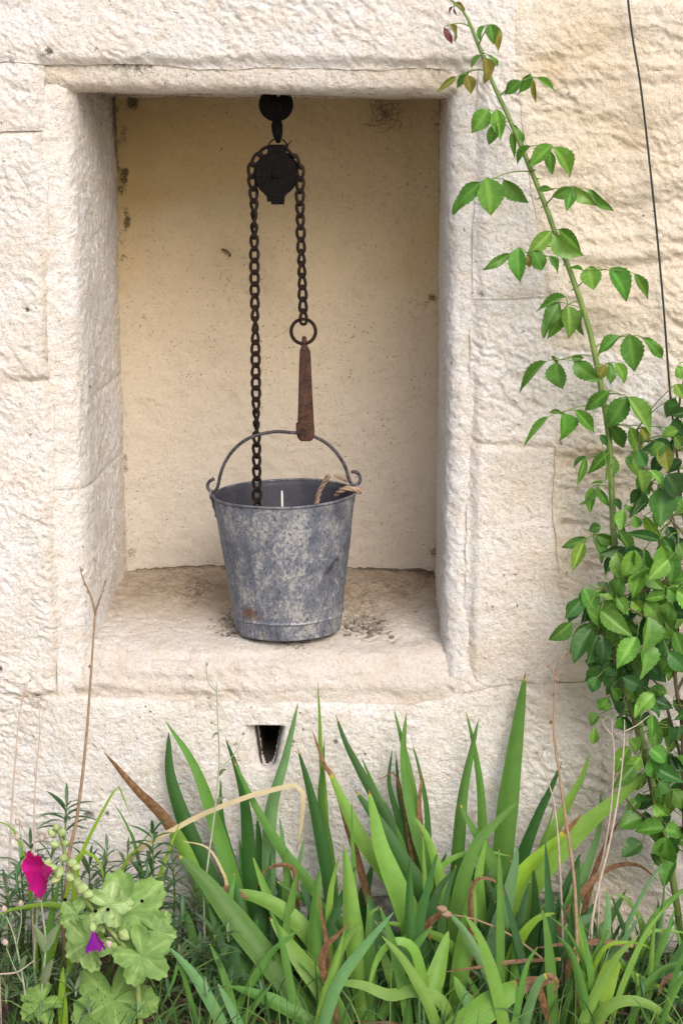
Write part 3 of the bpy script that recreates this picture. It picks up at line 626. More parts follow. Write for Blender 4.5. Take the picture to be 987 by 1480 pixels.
mb = MB(); rope(mb, [at(486, 716, .0), at(494, 708.5, -.02), at(504, 706, -.025), at(514, 708, -.02), at(522, 711, -.015)], .0052); mb.obj('strand', M_ROPE, rp_)
mb = MB(); rope(mb, [at(484, 687, .02), at(492, 690.5, .012), at(502, 695, .0)], .0033); mb.obj('strand', M_ROPE, rp_)
mb = MB(); c0 = at(407.5, 709, .06); c1 = at(411, 860, .0); mb.tube([c0, c0+(c1-c0)*.03, c1], [.0012, .0022, .0026], 8); tag(mb.obj('stick', M_WHITE), 'thin white stick standing inside the bucket', 'stick')

# ------------------------------------------------------------------ recess oddments
mb = MB()
for k in range(90):
    x, y = random.choice([(322, 897, ), (535, 900), (545, 893), (515, 900), (335, 905), (500, 905)]); x += random.gauss(0, 9); y += random.gauss(0, 5)
    yy = .12+random.uniform(-.02, .08); zs_ = np.interp(yy, [0, .15, .5], [.62, .641, .69]); p = P(x, y, yy); p[2] = zs_+random.uniform(.0, .006)
    if random.random() < .4:
        d = np.array([random.gauss(0, 1), random.gauss(0, .6), random.uniform(.0, .6)]); d *= random.uniform(.012, .028)/np.linalg.norm(d); mb.tube([p, p+d*.5+[0, 0, .003], p+d], [.0011, .0009, .0004], 4)
    else:
        s = random.uniform(.002, .0055); V, Fc = lathe([(0.0001, -s*.6), (s, -s*.2), (s*.8, s*.4), (.0001, s*.7)], 6); mb.add(V*rng.uniform(.6, 1.3, 3)+p, Fc)
tag(mb.obj('debris', M_DEBRIS), 'dark crumbs and twigs scattered on the sill beside the bucket', kind='stuff')
mb = MB()
for k in range(42):
    x, y = (555+random.gauss(0, 9), 162+random.gauss(0, 10)); p = P(x, y, .485+random.uniform(-.02, .008)); d = np.array([random.gauss(0, 1), random.gauss(0, .3), random.gauss(0, 1)])*.014
    mb.tube(spline([p-d, p+rng.normal(0, .004, 3), p+d], 7), random.choice([.0003, .0004, .0007]), 4)
q = spline([P(548, 140, .48), P(565, 138, .47), P(576, 155, .47), P(570, 180, .48), P(555, 190, .485), P(540, 192, .49)], 30); mb.tube(q, .0006, 4)
tag(mb.obj('cobweb', M_WEB), 'dusty tangled cobweb in the upper corner of the recess', 'cobweb')
mb = MB(); q = spline([P(320, 360, .492), P(326, 362, .488), P(331, 366, .488), P(333.5, 371, .492)], 14); mb.tube(q, [.001, .002, .0027, .003, .0028, .003, .0028, .003, .0028, .003, .0028, .0026, .002, .001], 8)
tag(mb.obj('caterpillar', plain('caterpillar skin', (.06, .035, .015), (.14, .09, .04), 200)), 'small brown caterpillar clinging to the plaster behind the chain', 'caterpillar')
mb = MB(); q = spline([P(x, y, Yq) for x, y, Yq in ((880, -330, -.03), (907, 0, -.028), (926, 130, -.028), (945, 300, -.028), (958, 440, -.028), (968, 570, -.03), (981, 690, -.035), (990, 800, -.04), (994, 1000, -.05))]+[G(998, 1372)+[0, -.03, 0]], 80); mb.tube(q, .0021, 8)
tag(mb.obj('cable', M_CABLE), 'thin dark cable running down the wall beside the climbing rose', 'cable')


# ================================================================== plants
def ribbon(path, width, roll=0.0, fold=.12, na=5, tipf=.42, basef=.8, tip_pow=.75, twist=0.0, wob=0.0):
    """path (n,3): sword-shaped blade with real width, folded about its midrib."""
    n = len(path); t = np.gradient(path, axis=0); t /= np.linalg.norm(t, axis=1)[:, None]+1e-12
    view = CAM - path; view /= np.linalg.norm(view, axis=1)[:, None]
    side = np.cross(t, view); nrm = np.linalg.norm(side, axis=1)[:, None]; side = side/(nrm+1e-9); up = np.cross(side, t)
    k = np.linspace(0, 1, n); wv = np.minimum(1, ((1-k)/tipf)**tip_pow)*(basef+(1-basef)*sst(0, .35, k)); wv[-1] = .02
    ang = roll+twist*(k-.3); sd = side*np.cos(ang)[:, None]+up*np.sin(ang)[:, None]; nn = np.cross(t, sd)
    a = np.linspace(-1, 1, na)
    V = path[:, None]+sd[:, None]*(a*.5)[None, :, None]*(wv*width)[:, None, None]+nn[:, None]*((np.abs(a)-.5)*fold)[None, :, None]*(wv*width)[:, None, None]
    if wob:
        ph = np.random.default_rng(int(abs(path[0, 0])*1e4)).uniform(0, 6, 3); wv_ = np.sin(k*26+ph[0])*np.sin(k*11+ph[1])
        V = V + nn[:, None]*(wv_[:, None]*np.abs(a)[None]*np.sign(a)[None]*width*wob)[..., None]
    return V.reshape(-1, 3), gridfaces(n, na), np.repeat(k, na), np.tile(a, n)
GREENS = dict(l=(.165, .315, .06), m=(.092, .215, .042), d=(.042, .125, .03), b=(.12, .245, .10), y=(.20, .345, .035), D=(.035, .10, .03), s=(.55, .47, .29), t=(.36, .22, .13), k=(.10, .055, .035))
def jit(c, a=.12):
    f = 1+random.uniform(-a, a); return tuple(max(0, v*f*(1+random.uniform(-a*.5, a*.5))) for v in c)
def path_px(pts, yb, yt, ground=True, n=18):
    """pixel polyline given from tip to base; depth runs from yb at the base to yt at the tip"""
    pts = [tuple(p) for p in pts][::-1]
    d = np.concatenate([[0], np.cumsum([math.dist(a, b) for a, b in zip(pts[:-1], pts[1:])])]); d = d/d[-1]
    return spline([P(x, y, yb+(yt-yb)*k) for (x, y), k in zip(pts, d)], n)
def iris_leaf(parent, pts, wpx, col='m', yb=None, yt=-.06, roll=None, brown=0.0, twist=None, fold=None, tipf=.45, ground=True, name='leaf'):
    yb = random.uniform(-.2, -.1) if yb is None else yb
    pts = list(pts)
    if ground:                      # carry the blade on down to the soil at its own distance
        (x1, y1), (x2, y2) = pts[-2], pts[-1]; yg = proj(np.array([0, yb, 0.0]))[1]
        if y2 < yg-25:
            dx = (x2-x1)/max(abs(y2-y1), 25); pts.append((x2+max(-.5, min(.5, dx))*(yg-y2)*.6, yg))
    path = path_px(pts, yb, yt, n=26); arch = min(p[1] for p in pts) < pts[0][1]-4 and name == 'leaf'
    if arch: tipf = .8; wpx *= .9; twist = random.choice((-1, 1))*random.uniform(1.0, 1.5); roll = -.35*twist; fold = .12
    path[:, 1] = np.minimum(path[:, 1], -.022); path[:, 2] = np.maximum(path[:, 2], -.02)
    V, Fc, k, a = ribbon(path, wpx*.9*MMPX((yb+yt)/2), random.uniform(-.5, .5) if roll is None else roll, random.uniform(.06, .2) if fold is None else fold, 5, tipf, .8, .62, random.uniform(-.5, .5) if twist is None else twist, .015)
    o = obj(name, V, Fc, M_IRIS, parent, jit(GREENS[col]))
    setattr_f(o, 'along', k); setattr_f(o, 'across', a)
    br = np.zeros(len(k)) if not brown else np.clip((k-(1-brown))/.04*.5+.3, 0, 1)*(k > 1-brown-.08)
    if not brown and random.random() < .45: br = sst(.955, .985, k)*.9
    setattr_f(o, 'brown', br)
    return o
def z(ox, oy, s, pts): return [(ox+x/s, oy+y/s) for x, y in pts]

# ---- iris leaves: (points tip..base in photo pixels, width px, colour, base depth, tip depth, brown tip share)
IL = [  # left fan
 ([(239, 1041), (283, 1110), (318, 1210), (345, 1300)], 28, 'm', -.12, -.05, 0), ([(244, 1058), (247, 1125), (277, 1215), (312, 1290)], 31, 'd', -.10, -.04, 0),
 ([(326, 1067), (343, 1115), (354, 1165), (362, 1275)], 26, 'd', -.09, -.04, 0), ([(337, 1097), (372, 1170), (412, 1235), (452, 1290)], 19, 'm', -.16, -.10, 0),
 ([(431, 1015), (412, 1095), (390, 1180), (388, 1300)], 25, 'b', -.12, -.05, 0), ([(319, 1125), (322, 1190), (345, 1280)], 18, 'd', -.08, -.05, 0),
 ([(346, 1210), (352, 1260), (362, 1320)], 16, 'd', -.07, -.05, 0), ([(366, 1239), (390, 1300), (423, 1365), (450, 1430)], 24, 'l', -.24, -.20, 0),
 ([(150, 1086), (196, 1140), (243, 1190), (285, 1270)], 25, 'l', -.13, -.06, .42), ([(404, 1180), (412, 1240), (420, 1300)], 16, 'b', -.1, -.07, 0),
 ([(372, 1180), (376, 1240), (380, 1310)], 20, 'd', -.07, -.05, 0), ([(440, 1210), (430, 1260), (420, 1330)], 14, 'b', -.12, -.08, 0),
 ([(257, 1235), (292, 1268), (338, 1326), (390, 1390), (450, 1470)], 43, 'm', -.36, -.24, 0), ([(300, 1296), (350, 1292), (400, 1310), (445, 1350), (480, 1410)], 30, 'l', -.3, -.22, .12),
 ([(330, 1330), (352, 1345), (395, 1400), (440, 1470)], 40, 'd', -.30, -.22, 0), ([(332, 1425), (365, 1435), (405, 1452), (470, 1490)], 25, 'm', -.42, -.38, 0),
 ([(300, 1300), (330, 1375), (372, 1430), (420, 1500)], 30, 'd', -.34, -.26, 0)]
IC = [  # central fan
 ([(459, 985), (462, 1040), (463, 1080), (470, 1180)], 12, 'l', -.10, -.05, 0), ([(469, 1069), (466, 1110), (464, 1162), (478, 1250)], 17, 'm', -.11, -.06, 0),
 ([(430, 1081), (443, 1125), (453, 1165), (470, 1245), (478, 1300)], 23, 'd', -.13, -.07, 0), ([(485, 1032), (498, 1070), (517, 1108), (540, 1150), (566, 1200)], 21, 'd', -.12, -.05, 0),
 ([(451, 1054), (458, 1075), (470, 1108), (490, 1150)], 13, 'k', -.13, -.09, .85), ([(472, 1106), (492, 1150), (522, 1212), (560, 1262), (595, 1320)], 31, 'l', -.20, -.13, .06),
 ([(533, 1142), (541, 1180), (552, 1228), (580, 1300), (600, 1370)], 36, 'l', -.27, -.19, 0), ([(513, 1142), (548, 1190), (580, 1245), (612, 1300)], 34, 'd', -.17, -.10, 0),
 ([(521, 1092), (541, 1138), (562, 1182), (585, 1240)], 14, 'm', -.12, -.06, 0), ([(567, 1082), (562, 1130), (574, 1178), (590, 1240)], 14, 'd', -.10, -.05, 0),
 ([(572, 1089), (576, 1140), (583, 1180), (595, 1250)], 14, 'D', -.09, -.05, 0), ([(587, 1030), (583, 1085), (590, 1150), (606, 1212), (622, 1270)], 23, 'm', -.15, -.07, 0),
 ([(569, 1024), (578, 1060), (590, 1110), (600, 1180)], 17, 'm', -.11, -.05, 0), ([(595, 1072), (608, 1120), (617, 1172), (620, 1250)], 13, 'd', -.09, -.05, 0),
 ([(598, 1180), (615, 1205), (628, 1240), (640, 1290)], 21, 'l', -.2, -.14, 0), ([(508, 1154), (509, 1210), (512, 1280)], 9, 'm', -.21, -.18, 0),
 ([(611, 1207), (614, 1270), (618, 1340)], 10, 'l', -.22, -.19, 0), ([(626, 1284), (637, 1337), (645, 1400)], 19, 'm', -.26, -.22, 0),
 ([(497, 1221), (503, 1270), (508, 1330), (518, 1410), (530, 1490)], 38, 'l', -.36, -.27, .03), ([(490, 1237), (478, 1290), (476, 1345), (482, 1400)], 15, 'l', -.30, -.25, 0),
 ([(399, 1272), (420, 1290), (445, 1300), (490, 1335), (520, 1370)], 25, 'm', -.25, -.20, 0), ([(390, 1326), (427, 1377), (463, 1426), (495, 1490)], 36, 'l', -.40, -.31, 0),
 ([(461, 1420), (490, 1420), (525, 1424), (563, 1438), (600, 1432), (640, 1450)], 22, 'l', -.42, -.40, 0), ([(648, 1345), (636, 1390), (620, 1450), (610, 1500)], 34, 'l', -.40, -.31, 0),
 ([(586, 1351), (575, 1400), (568, 1490)], 20, 'm', -.36, -.30, 0), ([(593, 1397), (606, 1425), (620, 1475)], 19, 'm', -.42, -.36, 0), ([(565, 1403), (590, 1422), (606, 1445), (640, 1490)], 22, 'm', -.42, -.37, 0),
 ([(532, 1441), (538, 1408), (552, 1375), (575, 1360), (598, 1372), (612, 1420)], 25, 'l', -.36, -.40, 0), ([(545, 1333), (575, 1336), (605, 1344), (655, 1372)], 17, 'l', -.28, -.26, 0),
 ([(549, 1310), (534, 1325), (535, 1370), (540, 1420)], 17, 'l', -.3, -.28, 0), ([(630, 1337), (625, 1370), (618, 1430)], 18, 'd', -.27, -.24, 0), ([(420, 1300), (450, 1370), (480, 1440)], 30, 'd', -.24, -.18, 0),
 ([(530, 1290), (548, 1350), (560, 1430)], 26, 'd', -.23, -.17, 0), ([(560, 1330), (580, 1390), (590, 1450)], 24, 'd', -.24, -.19, 0), ([(450, 1290), (452, 1350), (460, 1430)], 24, 'D', -.18, -.13, 0)]
IR = [  # right fan
 ([(673, 1028), (685, 1080), (694, 1140), (697, 1200), (700, 1290)], 16, 'm', -.10, -.05, 0), ([(691, 1040), (680, 1090), (668, 1150), (661, 1230), (655, 1320)], 24, 'm', -.15, -.07, 0),
 ([(759, 972), (750, 1035), (740, 1110), (730, 1190), (722, 1290)], 37, 'm', -.12, -.04, 0), ([(749, 1157), (715, 1190), (686, 1225), (662, 1300), (655, 1360)], 25, 'm', -.22, -.17, 0),
 ([(664, 1160), (676, 1185), (694, 1215), (722, 1270)], 25, 'm', -.19, -.14, 0), ([(703, 1211), (696, 1240), (692, 1270), (694, 1340)], 22, 'l', -.22, -.17, 0),
 ([(748, 1223), (742, 1260), (731, 1305), (710, 1380), (700, 1440)], 30, 'b', -.30, -.23, 0), ([(740, 1240), (724, 1275), (714, 1310), (706, 1380)], 22, 'm', -.26, -.20, 0),
 ([(946, 1108), (900, 1148), (840, 1198), (785, 1256), (745, 1325)], 41, 'l', -.2, -.16, 0), ([(841, 1176), (812, 1208), (785, 1232), (755, 1262), (722, 1320)], 28, 'y', -.23, -.2, .13),
 ([(852, 1088), (840, 1125), (823, 1155), (804, 1195), (768, 1275)], 24, 'l', -.15, -.08, 0), ([(812, 1100), (795, 1140), (776, 1180), (754, 1238), (740, 1290)], 26, 'd', -.13, -.07, 0),
 ([(800, 1164), (792, 1195), (780, 1230), (770, 1290)], 13, 'l', -.15, -.10, 0), ([(868, 1140), (865, 1200), (846, 1260), (830, 1320)], 15, 'b', -.12, -.07, 0),
 ([(770, 1254), (773, 1290), (772, 1330), (768, 1380)], 19, 'd', -.24, -.2, 0), ([(804, 1320), (790, 1322), (772, 1331), (750, 1360), (735, 1400)], 20, 'y', -.29, -.28, 0),
 ([(869, 1318), (852, 1326), (835, 1336), (810, 1368), (790, 1410)], 30, 'b', -.27, -.25, 0), ([(682, 1272), (681, 1300), (674, 1350), (663, 1410), (655, 1470)], 35, 'l', -.33, -.26, 0),
 ([(656, 1410), (668, 1436), (690, 1465)], 24, 'l', -.40, -.36, 0), ([(739, 1238), (706, 1231), (672, 1233), (636, 1256), (600, 1330)], 18, 'l', -.16, -.14, 0),
 ([(785, 1412), (755, 1424), (715, 1447), (650, 1500)], 50, 'l', -.48, -.44, .22), ([(842, 1386), (836, 1430), (828, 1500)], 22, 'y', -.36, -.31, 0),
 ([(896, 1392), (886, 1408), (868, 1445), (835, 1510)], 34, 'y', -.42, -.38, 0), ([(800, 1440), (805, 1420), (795, 1410), (778, 1420), (760, 1470)], 24, 'b', -.46, -.48, .25),
 ([(760, 1300), (742, 1370), (735, 1440)], 26, 'D', -.24, -.19, 0), ([(690, 1330), (705, 1390), (715, 1440)], 24, 'D', -.25, -.2, 0), ([(800, 1290), (790, 1350), (780, 1420)], 20, 'D', -.2, -.15, 0), ([(840, 1230), (815, 1290), (800, 1360)], 16, 'D', -.12, -.08, 0),
 ([(716, 1300), (712, 1350), (700, 1420)], 28, 'd', -.29, -.24, 0), ([(742, 1336), (746, 1380), (742, 1440)], 20, 'm', -.33, -.30, 0)]
IF = [  # lily straps, far right foot
 ([(877, 1284), (877, 1335), (862, 1396), (846, 1450)], 17, 'b', -.32, -.26, 0), ([(958, 1245), (928, 1292), (898, 1354), (880, 1400)], 9, 'b', -.26, -.2, 0), ([(926, 1322), (902, 1358), (879, 1393), (860, 1440)], 14, 'b', -.32, -.28, 0),
 ([(948, 1388), (935, 1368), (900, 1362), (872, 1372), (850, 1420)], 12, 'y', -.33, -.36, 0), ([(985, 1490), (945, 1456), (908, 1446), (875, 1458), (850, 1500)], 30, 'l', -.46, -.48, 0),
 ([(1000, 1455), (960, 1430), (915, 1408), (885, 1390), (865, 1420)], 15, 'y', -.36, -.38, 0), ([(1010, 1270), (970, 1300), (940, 1335), (920, 1390)], 14, 'm', -.24, -.2, 0), ([(960, 1258), (957, 1310), (950, 1370)], 8, 'b', -.26, -.2, 0),
 ([(1000, 1350), (965, 1345), (935, 1350), (915, 1390)], 13, 'l', -.28, -.26, 0), ([(1010, 1330), (990, 1370), (965, 1420), (950, 1470)], 26, 'd', -.3, -.26, 0), ([(950, 1440), (962, 1415), (985, 1410), (1005, 1420), (1010, 1480)], 26, 'b', -.38, -.42, .3),
 ([(884, 1290), (905, 1300), (925, 1330), (935, 1380)], 12, 'l', -.2, -.17, 0), ([(975, 1310), (960, 1360), (930, 1420)], 12, 'm', -.33, -.27, 0), ([(1000, 1390), (960, 1400), (925, 1440)], 16, 'm', -.4, -.38, 0), ([(900, 1330), (880, 1370), (870, 1420)], 12, 'D', -.24, -.2, 0),
 ([(905, 1285), (880, 1330), (850, 1380)], 18, 'd', -.18, -.12, 0), ([(865, 1300), (835, 1340), (815, 1400)], 18, 'D', -.18, -.14, 0)]
for L, nm, lab, cat, ox in ((IL, 'iris_plant', 'clump of sword-leaved iris below the drain hole, one leaf brown-tipped', 'iris', 380), (IC, 'iris_plant', 'dense upright iris clump between the drain hole and the tallest leaf', 'iris', 545),
                            (IR, 'iris_plant', 'iris clump holding the single tallest leaf and a yellow brown-tipped leaf', 'iris', 720), (IF, 'lily_plant', 'arching strap-leaved lily clump at the foot of the climbing rose', 'lily', 900)):
    g = P(ox, 1400, -.2); T = thing(nm, lab, cat, (g[0], -.2, 0))
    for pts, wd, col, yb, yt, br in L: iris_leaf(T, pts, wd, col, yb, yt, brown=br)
    fr_ = random.Random(ox); x0, x1 = {380: (270, 430), 545: (440, 640), 720: (640, 860), 900: (850, 1040)}[ox]
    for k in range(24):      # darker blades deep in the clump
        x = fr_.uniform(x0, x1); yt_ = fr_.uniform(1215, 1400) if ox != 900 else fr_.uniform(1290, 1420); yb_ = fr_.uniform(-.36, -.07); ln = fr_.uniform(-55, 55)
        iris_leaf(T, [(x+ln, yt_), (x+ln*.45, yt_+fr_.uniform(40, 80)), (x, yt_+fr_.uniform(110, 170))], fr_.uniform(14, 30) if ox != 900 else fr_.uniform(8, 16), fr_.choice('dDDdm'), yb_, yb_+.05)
    for k in range({380: 7, 545: 13, 720: 11, 900: 10}[ox]):      # paler blades standing in front
        x = fr_.uniform(x0+10, x1); yb_ = fr_.uniform(-.50, -.34); yt_ = fr_.uniform(1300, 1425); ln = fr_.uniform(-85, 85)
        iris_leaf(T, [(x+ln, yt_), (x+ln*.5, yt_+fr_.uniform(30, 60)), (x, yt_+fr_.uniform(100, 140))], fr_.uniform(13, 24) if ox != 900 else fr_.uniform(7, 14), fr_.choice('lmmmb'), yb_, yb_+.03)
    if L is IC:      # withered leaf ends
        iris_leaf(T, [(605, 1108), (609, 1130), (606, 1165), (612, 1250)], 14, 't', -.13, -.09, brown=.9, name='withered_leaf'); iris_leaf(T, [(543, 1127), (553, 1124), (572, 1121), (590, 1200)], 9, 't', -.12, -.06, brown=.9, name='withered_leaf')
        iris_leaf(T, [(506, 1334), (486, 1352), (468, 1372), (466, 1400), (478, 1440), (492, 1500)], 13, 't', -.42, -.44, brown=.97, name='withered_leaf', tipf=.3); iris_leaf(T, [(461, 1293), (464, 1320), (470, 1350), (474, 1400)], 9, 't', -.33, -.32, brown=.95, name='withered_leaf')
        iris_leaf(T, [(622, 1360), (616, 1340), (628, 1327), (640, 1318)], 12, 't', -.29, -.27, brown=.95, name='withered_leaf', ground=False)
    if L is IR:
        iris_leaf(T, [(730, 1297), (722, 1278), (705, 1269), (688, 1272), (680, 1290), (680, 1330)], 11, 't', -.29, -.31, brown=.98, name='withered_leaf', roll=.3); iris_leaf(T, [(640, 1405), (690, 1398), (740, 1390), (810, 1386)], 7, 't', -.33, -.34, brown=.99, name='withered_leaf', ground=False)
        iris_leaf(T, [(775, 1370), (830, 1362), (880, 1362), (915, 1366)], 11, 't', -.32, -.3, brown=.99, name='withered_leaf', ground=False); iris_leaf(T, [(818, 1420), (822, 1395), (830, 1375), (828, 1372)], 12, 't', -.35, -.33, brown=.99, name='withered_leaf', ground=False)
        iris_leaf(T, [(795, 1490), (785, 1450), (780, 1425), (800, 1415)], 12, 't', -.47, -.46, brown=.99, name='withered_leaf', ground=False); iris_leaf(T, [(950, 1272), (920, 1250), (880, 1255), (845, 1285), (810, 1340)], 12, 'k', -.16, -.10, brown=.99, name='withered_leaf')
        iris_leaf(T, [(898, 1180), (870, 1230), (850, 1290), (840, 1340)], 12, 'k', -.13, -.08, brown=.99, name='withered_leaf')
    if L is IL:
        iris_leaf(T, [(428, 1232), (436, 1190), (438, 1142), (428, 1134), (400, 1140), (345, 1156), (262, 1193), (178, 1256)], 8.5, 's', -.16, -.12, name='straw_leaf', roll=.15, twist=.2, tipf=.15)
        iris_leaf(T, [(368, 1288), (385, 1258), (408, 1250), (425, 1258), (428, 1300)], 11, 't', -.18, -.17, brown=.97, name='withered_leaf'); iris_leaf(T, [(260, 1215), (300, 1225), (322, 1260), (330, 1290)], 6, 's', -.18, -.16, name='straw_leaf')
        iris_leaf(T, [(360, 1298), (340, 1290), (325, 1288), (322, 1310)], 16, 't', -.23, -.24, brown=.97, name='withered_leaf', ground=False)

# ---- climbing rose
def rose_leaf_mesh(k):
    r = np.random.default_rng(50+k); nt_, na = 19, 7
    t = np.linspace(0, 1, nt_); wv = .5*np.sin(np.pi*t**.74)**.95*(1-.30*t**2.5)*1.06; wv[0] = .015; wv[-1] = .01
    se = 1+.06*np.where(np.arange(nt_) % 2 == 0, 1, -1); a = np.linspace(-1, 1, na)
    curl = r.uniform(.1, .75); cup = r.uniform(.15, .75); wave = r.uniform(.01, .07); ph = r.uniform(0, 6)
    V = np.zeros((nt_, na, 3))
    for j in range(na):
        w_ = wv*a[j]*(se if abs(a[j]) > .99 else 1); V[:, j, 0] = w_; V[:, j, 1] = t
        V[:, j, 2] = cup*np.abs(w_)*.8-curl*t**2*.6+wave*np.sin(t*9+ph+a[j]*2)*abs(a[j])-.012*np.abs(np.sin(t*20-abs(a[j])*5))*(.3 < abs(a[j]) < .9)
    V[:, :, 1] -= curl*.25*t[:, None]**3
    vein = np.zeros((nt_, na)); vein[:, na//2] = 1
    vein += .55*(np.abs(np.sin(t[:, None]*16-np.abs(a)[None]*2.2)) < .3)*(np.abs(a)[None] < .95)
    me = mesh('rose_leaf', V.reshape(-1, 3), gridfaces(nt_, na), M_ROSE)
    at_ = me.attributes.new('vein', 'FLOAT', 'POINT'); at_.data.foreach_set('value', np.clip(vein, 0, 1).astype(np.float32).ravel())
    return me
RLM = [rose_leaf_mesh(k) for k in range(9)]
RC = dict(m=(.085, .215, .035), d=(.045, .135, .03), l=(.145, .315, .055), o=(.19, .20, .045), r=(.11, .03, .035), D=(.027, .085, .023), y=(.22, .40, .06))
def rose_leaf(parent, b, t, wpx, col, Y, tiltd=None, name='leaf'):
    tiltd = random.uniform(-.25, .35) if tiltd is None else tiltd
    B = P(*b, Y); Tp = P(*t, Y); L0 = np.linalg.norm(Tp-B); Tp = Tp+np.array([0, -tiltd*L0, 0]); d = Vector(Tp-B); L = d.length; yv = d.normalized()
    vw = Vector(CAM-B).normalized(); nz_ = (vw+Vector((random.gauss(0, .45), 0, random.gauss(.35, .4)))).normalized(); xv = yv.cross(nz_).normalized(); nz_ = xv.cross(yv)
    o = bpy.data.objects.new(name, random.choice(RLM)); C.objects.link(o); o.parent = parent
    m = Matrix((xv, yv, nz_)).transposed() @ Matrix.Diagonal((wpx*MMPX(Y)*.98, L*1.12, L*1.0))
    o.matrix_local = Matrix.Translation(Vector(B)-Vector(root_loc(parent))) @ m.to_4x4(); o.color = (*jit(RC[col], .2), 1)
    return B
g = P(985, 1400, -.08)
rose = thing('climbing_rose', 'climbing rose with one long green cane reaching above the recess', 'rose', (g[0], -.08, 0))
CANE = [(985, 1372, -.06), (973, 1280, -.10), (945, 1148, -.13), (917, 1020, -.13), (902, 920, -.12), (888, 800, -.11), (880, 640, -.10), (868, 560, -.10), (852, 480, -.10), (828, 405, -.10), (805, 345, -.10), (783, 285, -.10), (757, 222, -.09), (735, 170, -.09), (712, 120, -.085), (693, 70, -.08), (672, 20, -.075), (653, 2, -.07), (646, -14, -.07)]
cpath = spline([P(*c) for c in CANE], 120); cr = np.interp(np.linspace(0, 1, 120), [0, .3, .5, .8, .95, 1], [.0072, .0068, .0062, .0046, .0034, .0015])
mb = MB(); mb.tube(cpath, cr, 10)
tr = random.Random(3)
for k in range(70):      # thorns
    i = tr.randrange(20, 112); p = cpath[i]; tn = cpath[i+1]-cpath[i]; tn /= np.linalg.norm(tn); a = tr.uniform(0, 6.28); s_ = np.cross(tn, [math.cos(a), math.sin(a)*.6, .1]); s_ /= np.linalg.norm(s_)
    mb.tube([p+s_*cr[i]*.7, p+s_*(cr[i]+.003)-tn*.001, p+s_*(cr[i]+.0065)-tn*.003], [.0021, .0011, .0002], 5)
mb.obj('cane', M_CANE, rose)
def near(path, B): return path[np.argmin(np.sum((path-B)**2, 1))]
Z3 = lambda L: [((600+b[0]/2.5504, b[1]/2.5504), (600+t[0]/2.5504, t[1]/2.5504), w_/2.5504, c) for b, t, w_, c in L]
Z4 = lambda L: [((700+b[0]/3.439, 500+b[1]/3.439), (700+t[0]/3.439, 500+t[1]/3.439), w_/3.439, c) for b, t, w_, c in L]
Z5 = lambda L: [((700+b[0]/2.3484, 850+b[1]/2.3484), (700+t[0]/2.3484, 850+t[1]/2.3484), w_/2.3484, c) for b, t, w_, c in L]
SPR = [Z3(q) for q in (
 [((140, 25), (120, 50), 11, 'r'), ((142, 28), (148, 60), 9, 'r'), ((150, 8), (187, 38), 15, 'o')],
 [((106, 104), (138, 162), 24, 'r'), ((128, 88), (162, 148), 24, 'o')],
 [((256, 96), (226, 152), 28, 'm'), ((275, 90), (288, 160), 46, 'm'), ((302, 98), (302, 187), 34, 'o')],
 [((240, 204), (198, 246), 23, 'm'), ((268, 203), (320, 247), 24, 'm'), ((258, 212), (272, 312), 52, 'o')],
 [((196, 264), (146, 328), 28, 'm'), ((150, 284), (84, 337), 24, 'o'), ((188, 278), (212, 347), 44, 'o')],
 [((392, 300), (320, 348), 44, 'm'), ((425, 272), (385, 340), 40, 'm'), ((436, 294), (442, 378), 20, 'o'), ((445, 288), (512, 332), 28, 'm')],
 [((270, 402), (206, 492), 66, 'l'), ((298, 402), (312, 508), 52, 'l'), ((296, 455), (270, 540), 40, 'm'), ((355, 488), (364, 578), 24, 'm'), ((362, 462), (420, 535), 24, 'm')],
 [((426, 538), (358, 604), 32, 'm'), ((505, 535), (420, 612), 58, 'l'), ((495, 556), (498, 647), 40, 'm'), ((505, 543), (598, 654), 62, 'l')],
 [((240, 672), (114, 788), 58, 'm'), ((262, 655), (284, 794), 100, 'l'), ((325, 660), (412, 754), 64, 'm')],
 [((450, 702), (508, 698), 24, 'm'), ((578, 692), (500, 738), 46, 'm'), ((576, 698), (556, 772), 44, 'm'), ((580, 686), (660, 765), 46, 'l'), ((640, 698), (720, 784), 38, 'm')],
 [((502, 852), (410, 948), 56, 'l'), ((512, 866), (600, 958), 80, 'l'), ((526, 846), (614, 918), 40, 'm')],
 [((347, 935), (252, 996), 36, 'm'), ((380, 912), (370, 1038), 66, 'm'), ((412, 940), (430, 992), 34, 'o'), ((432, 925), (485, 1004), 62, 'm'), ((490, 945), (532, 1000), 30, 'm')],
 [((617, 998), (566, 984), 17, 'm'), ((640, 982), (655, 1066), 76, 'l'), ((716, 988), (796, 1104), 78, 'm'), ((803, 1008), (870, 1104), 38, 'm')],
 [((553, 1094), (448, 1134), 36, 'm'), ((532, 1115), (450, 1230), 60, 'm'), ((548, 1138), (490, 1247), 48, 'm'), ((560, 1128), (576, 1242), 72, 'l'), ((616, 1140), (600, 1247), 44, 'm')],
 [((757, 1238), (658, 1298), 46, 'm'), ((787, 1232), (808, 1370), 84, 'm'), ((838, 1244), (944, 1338), 42, 'm')],
 [((483, 1333), (368, 1428), 38, 'm'), ((520, 1336), (520, 1442), 84, 'm'), ((500, 1312), (532, 1346), 14, 'm'), ((573, 1320), (622, 1320), 26, 'm'), ((585, 1333), (672, 1412), 68, 'm')],
 [((702, 1342), (658, 1422), 38, 'o'), ((715, 1338), (726, 1418), 40, 'm'), ((735, 1338), (795, 1418), 46, 'l')])]
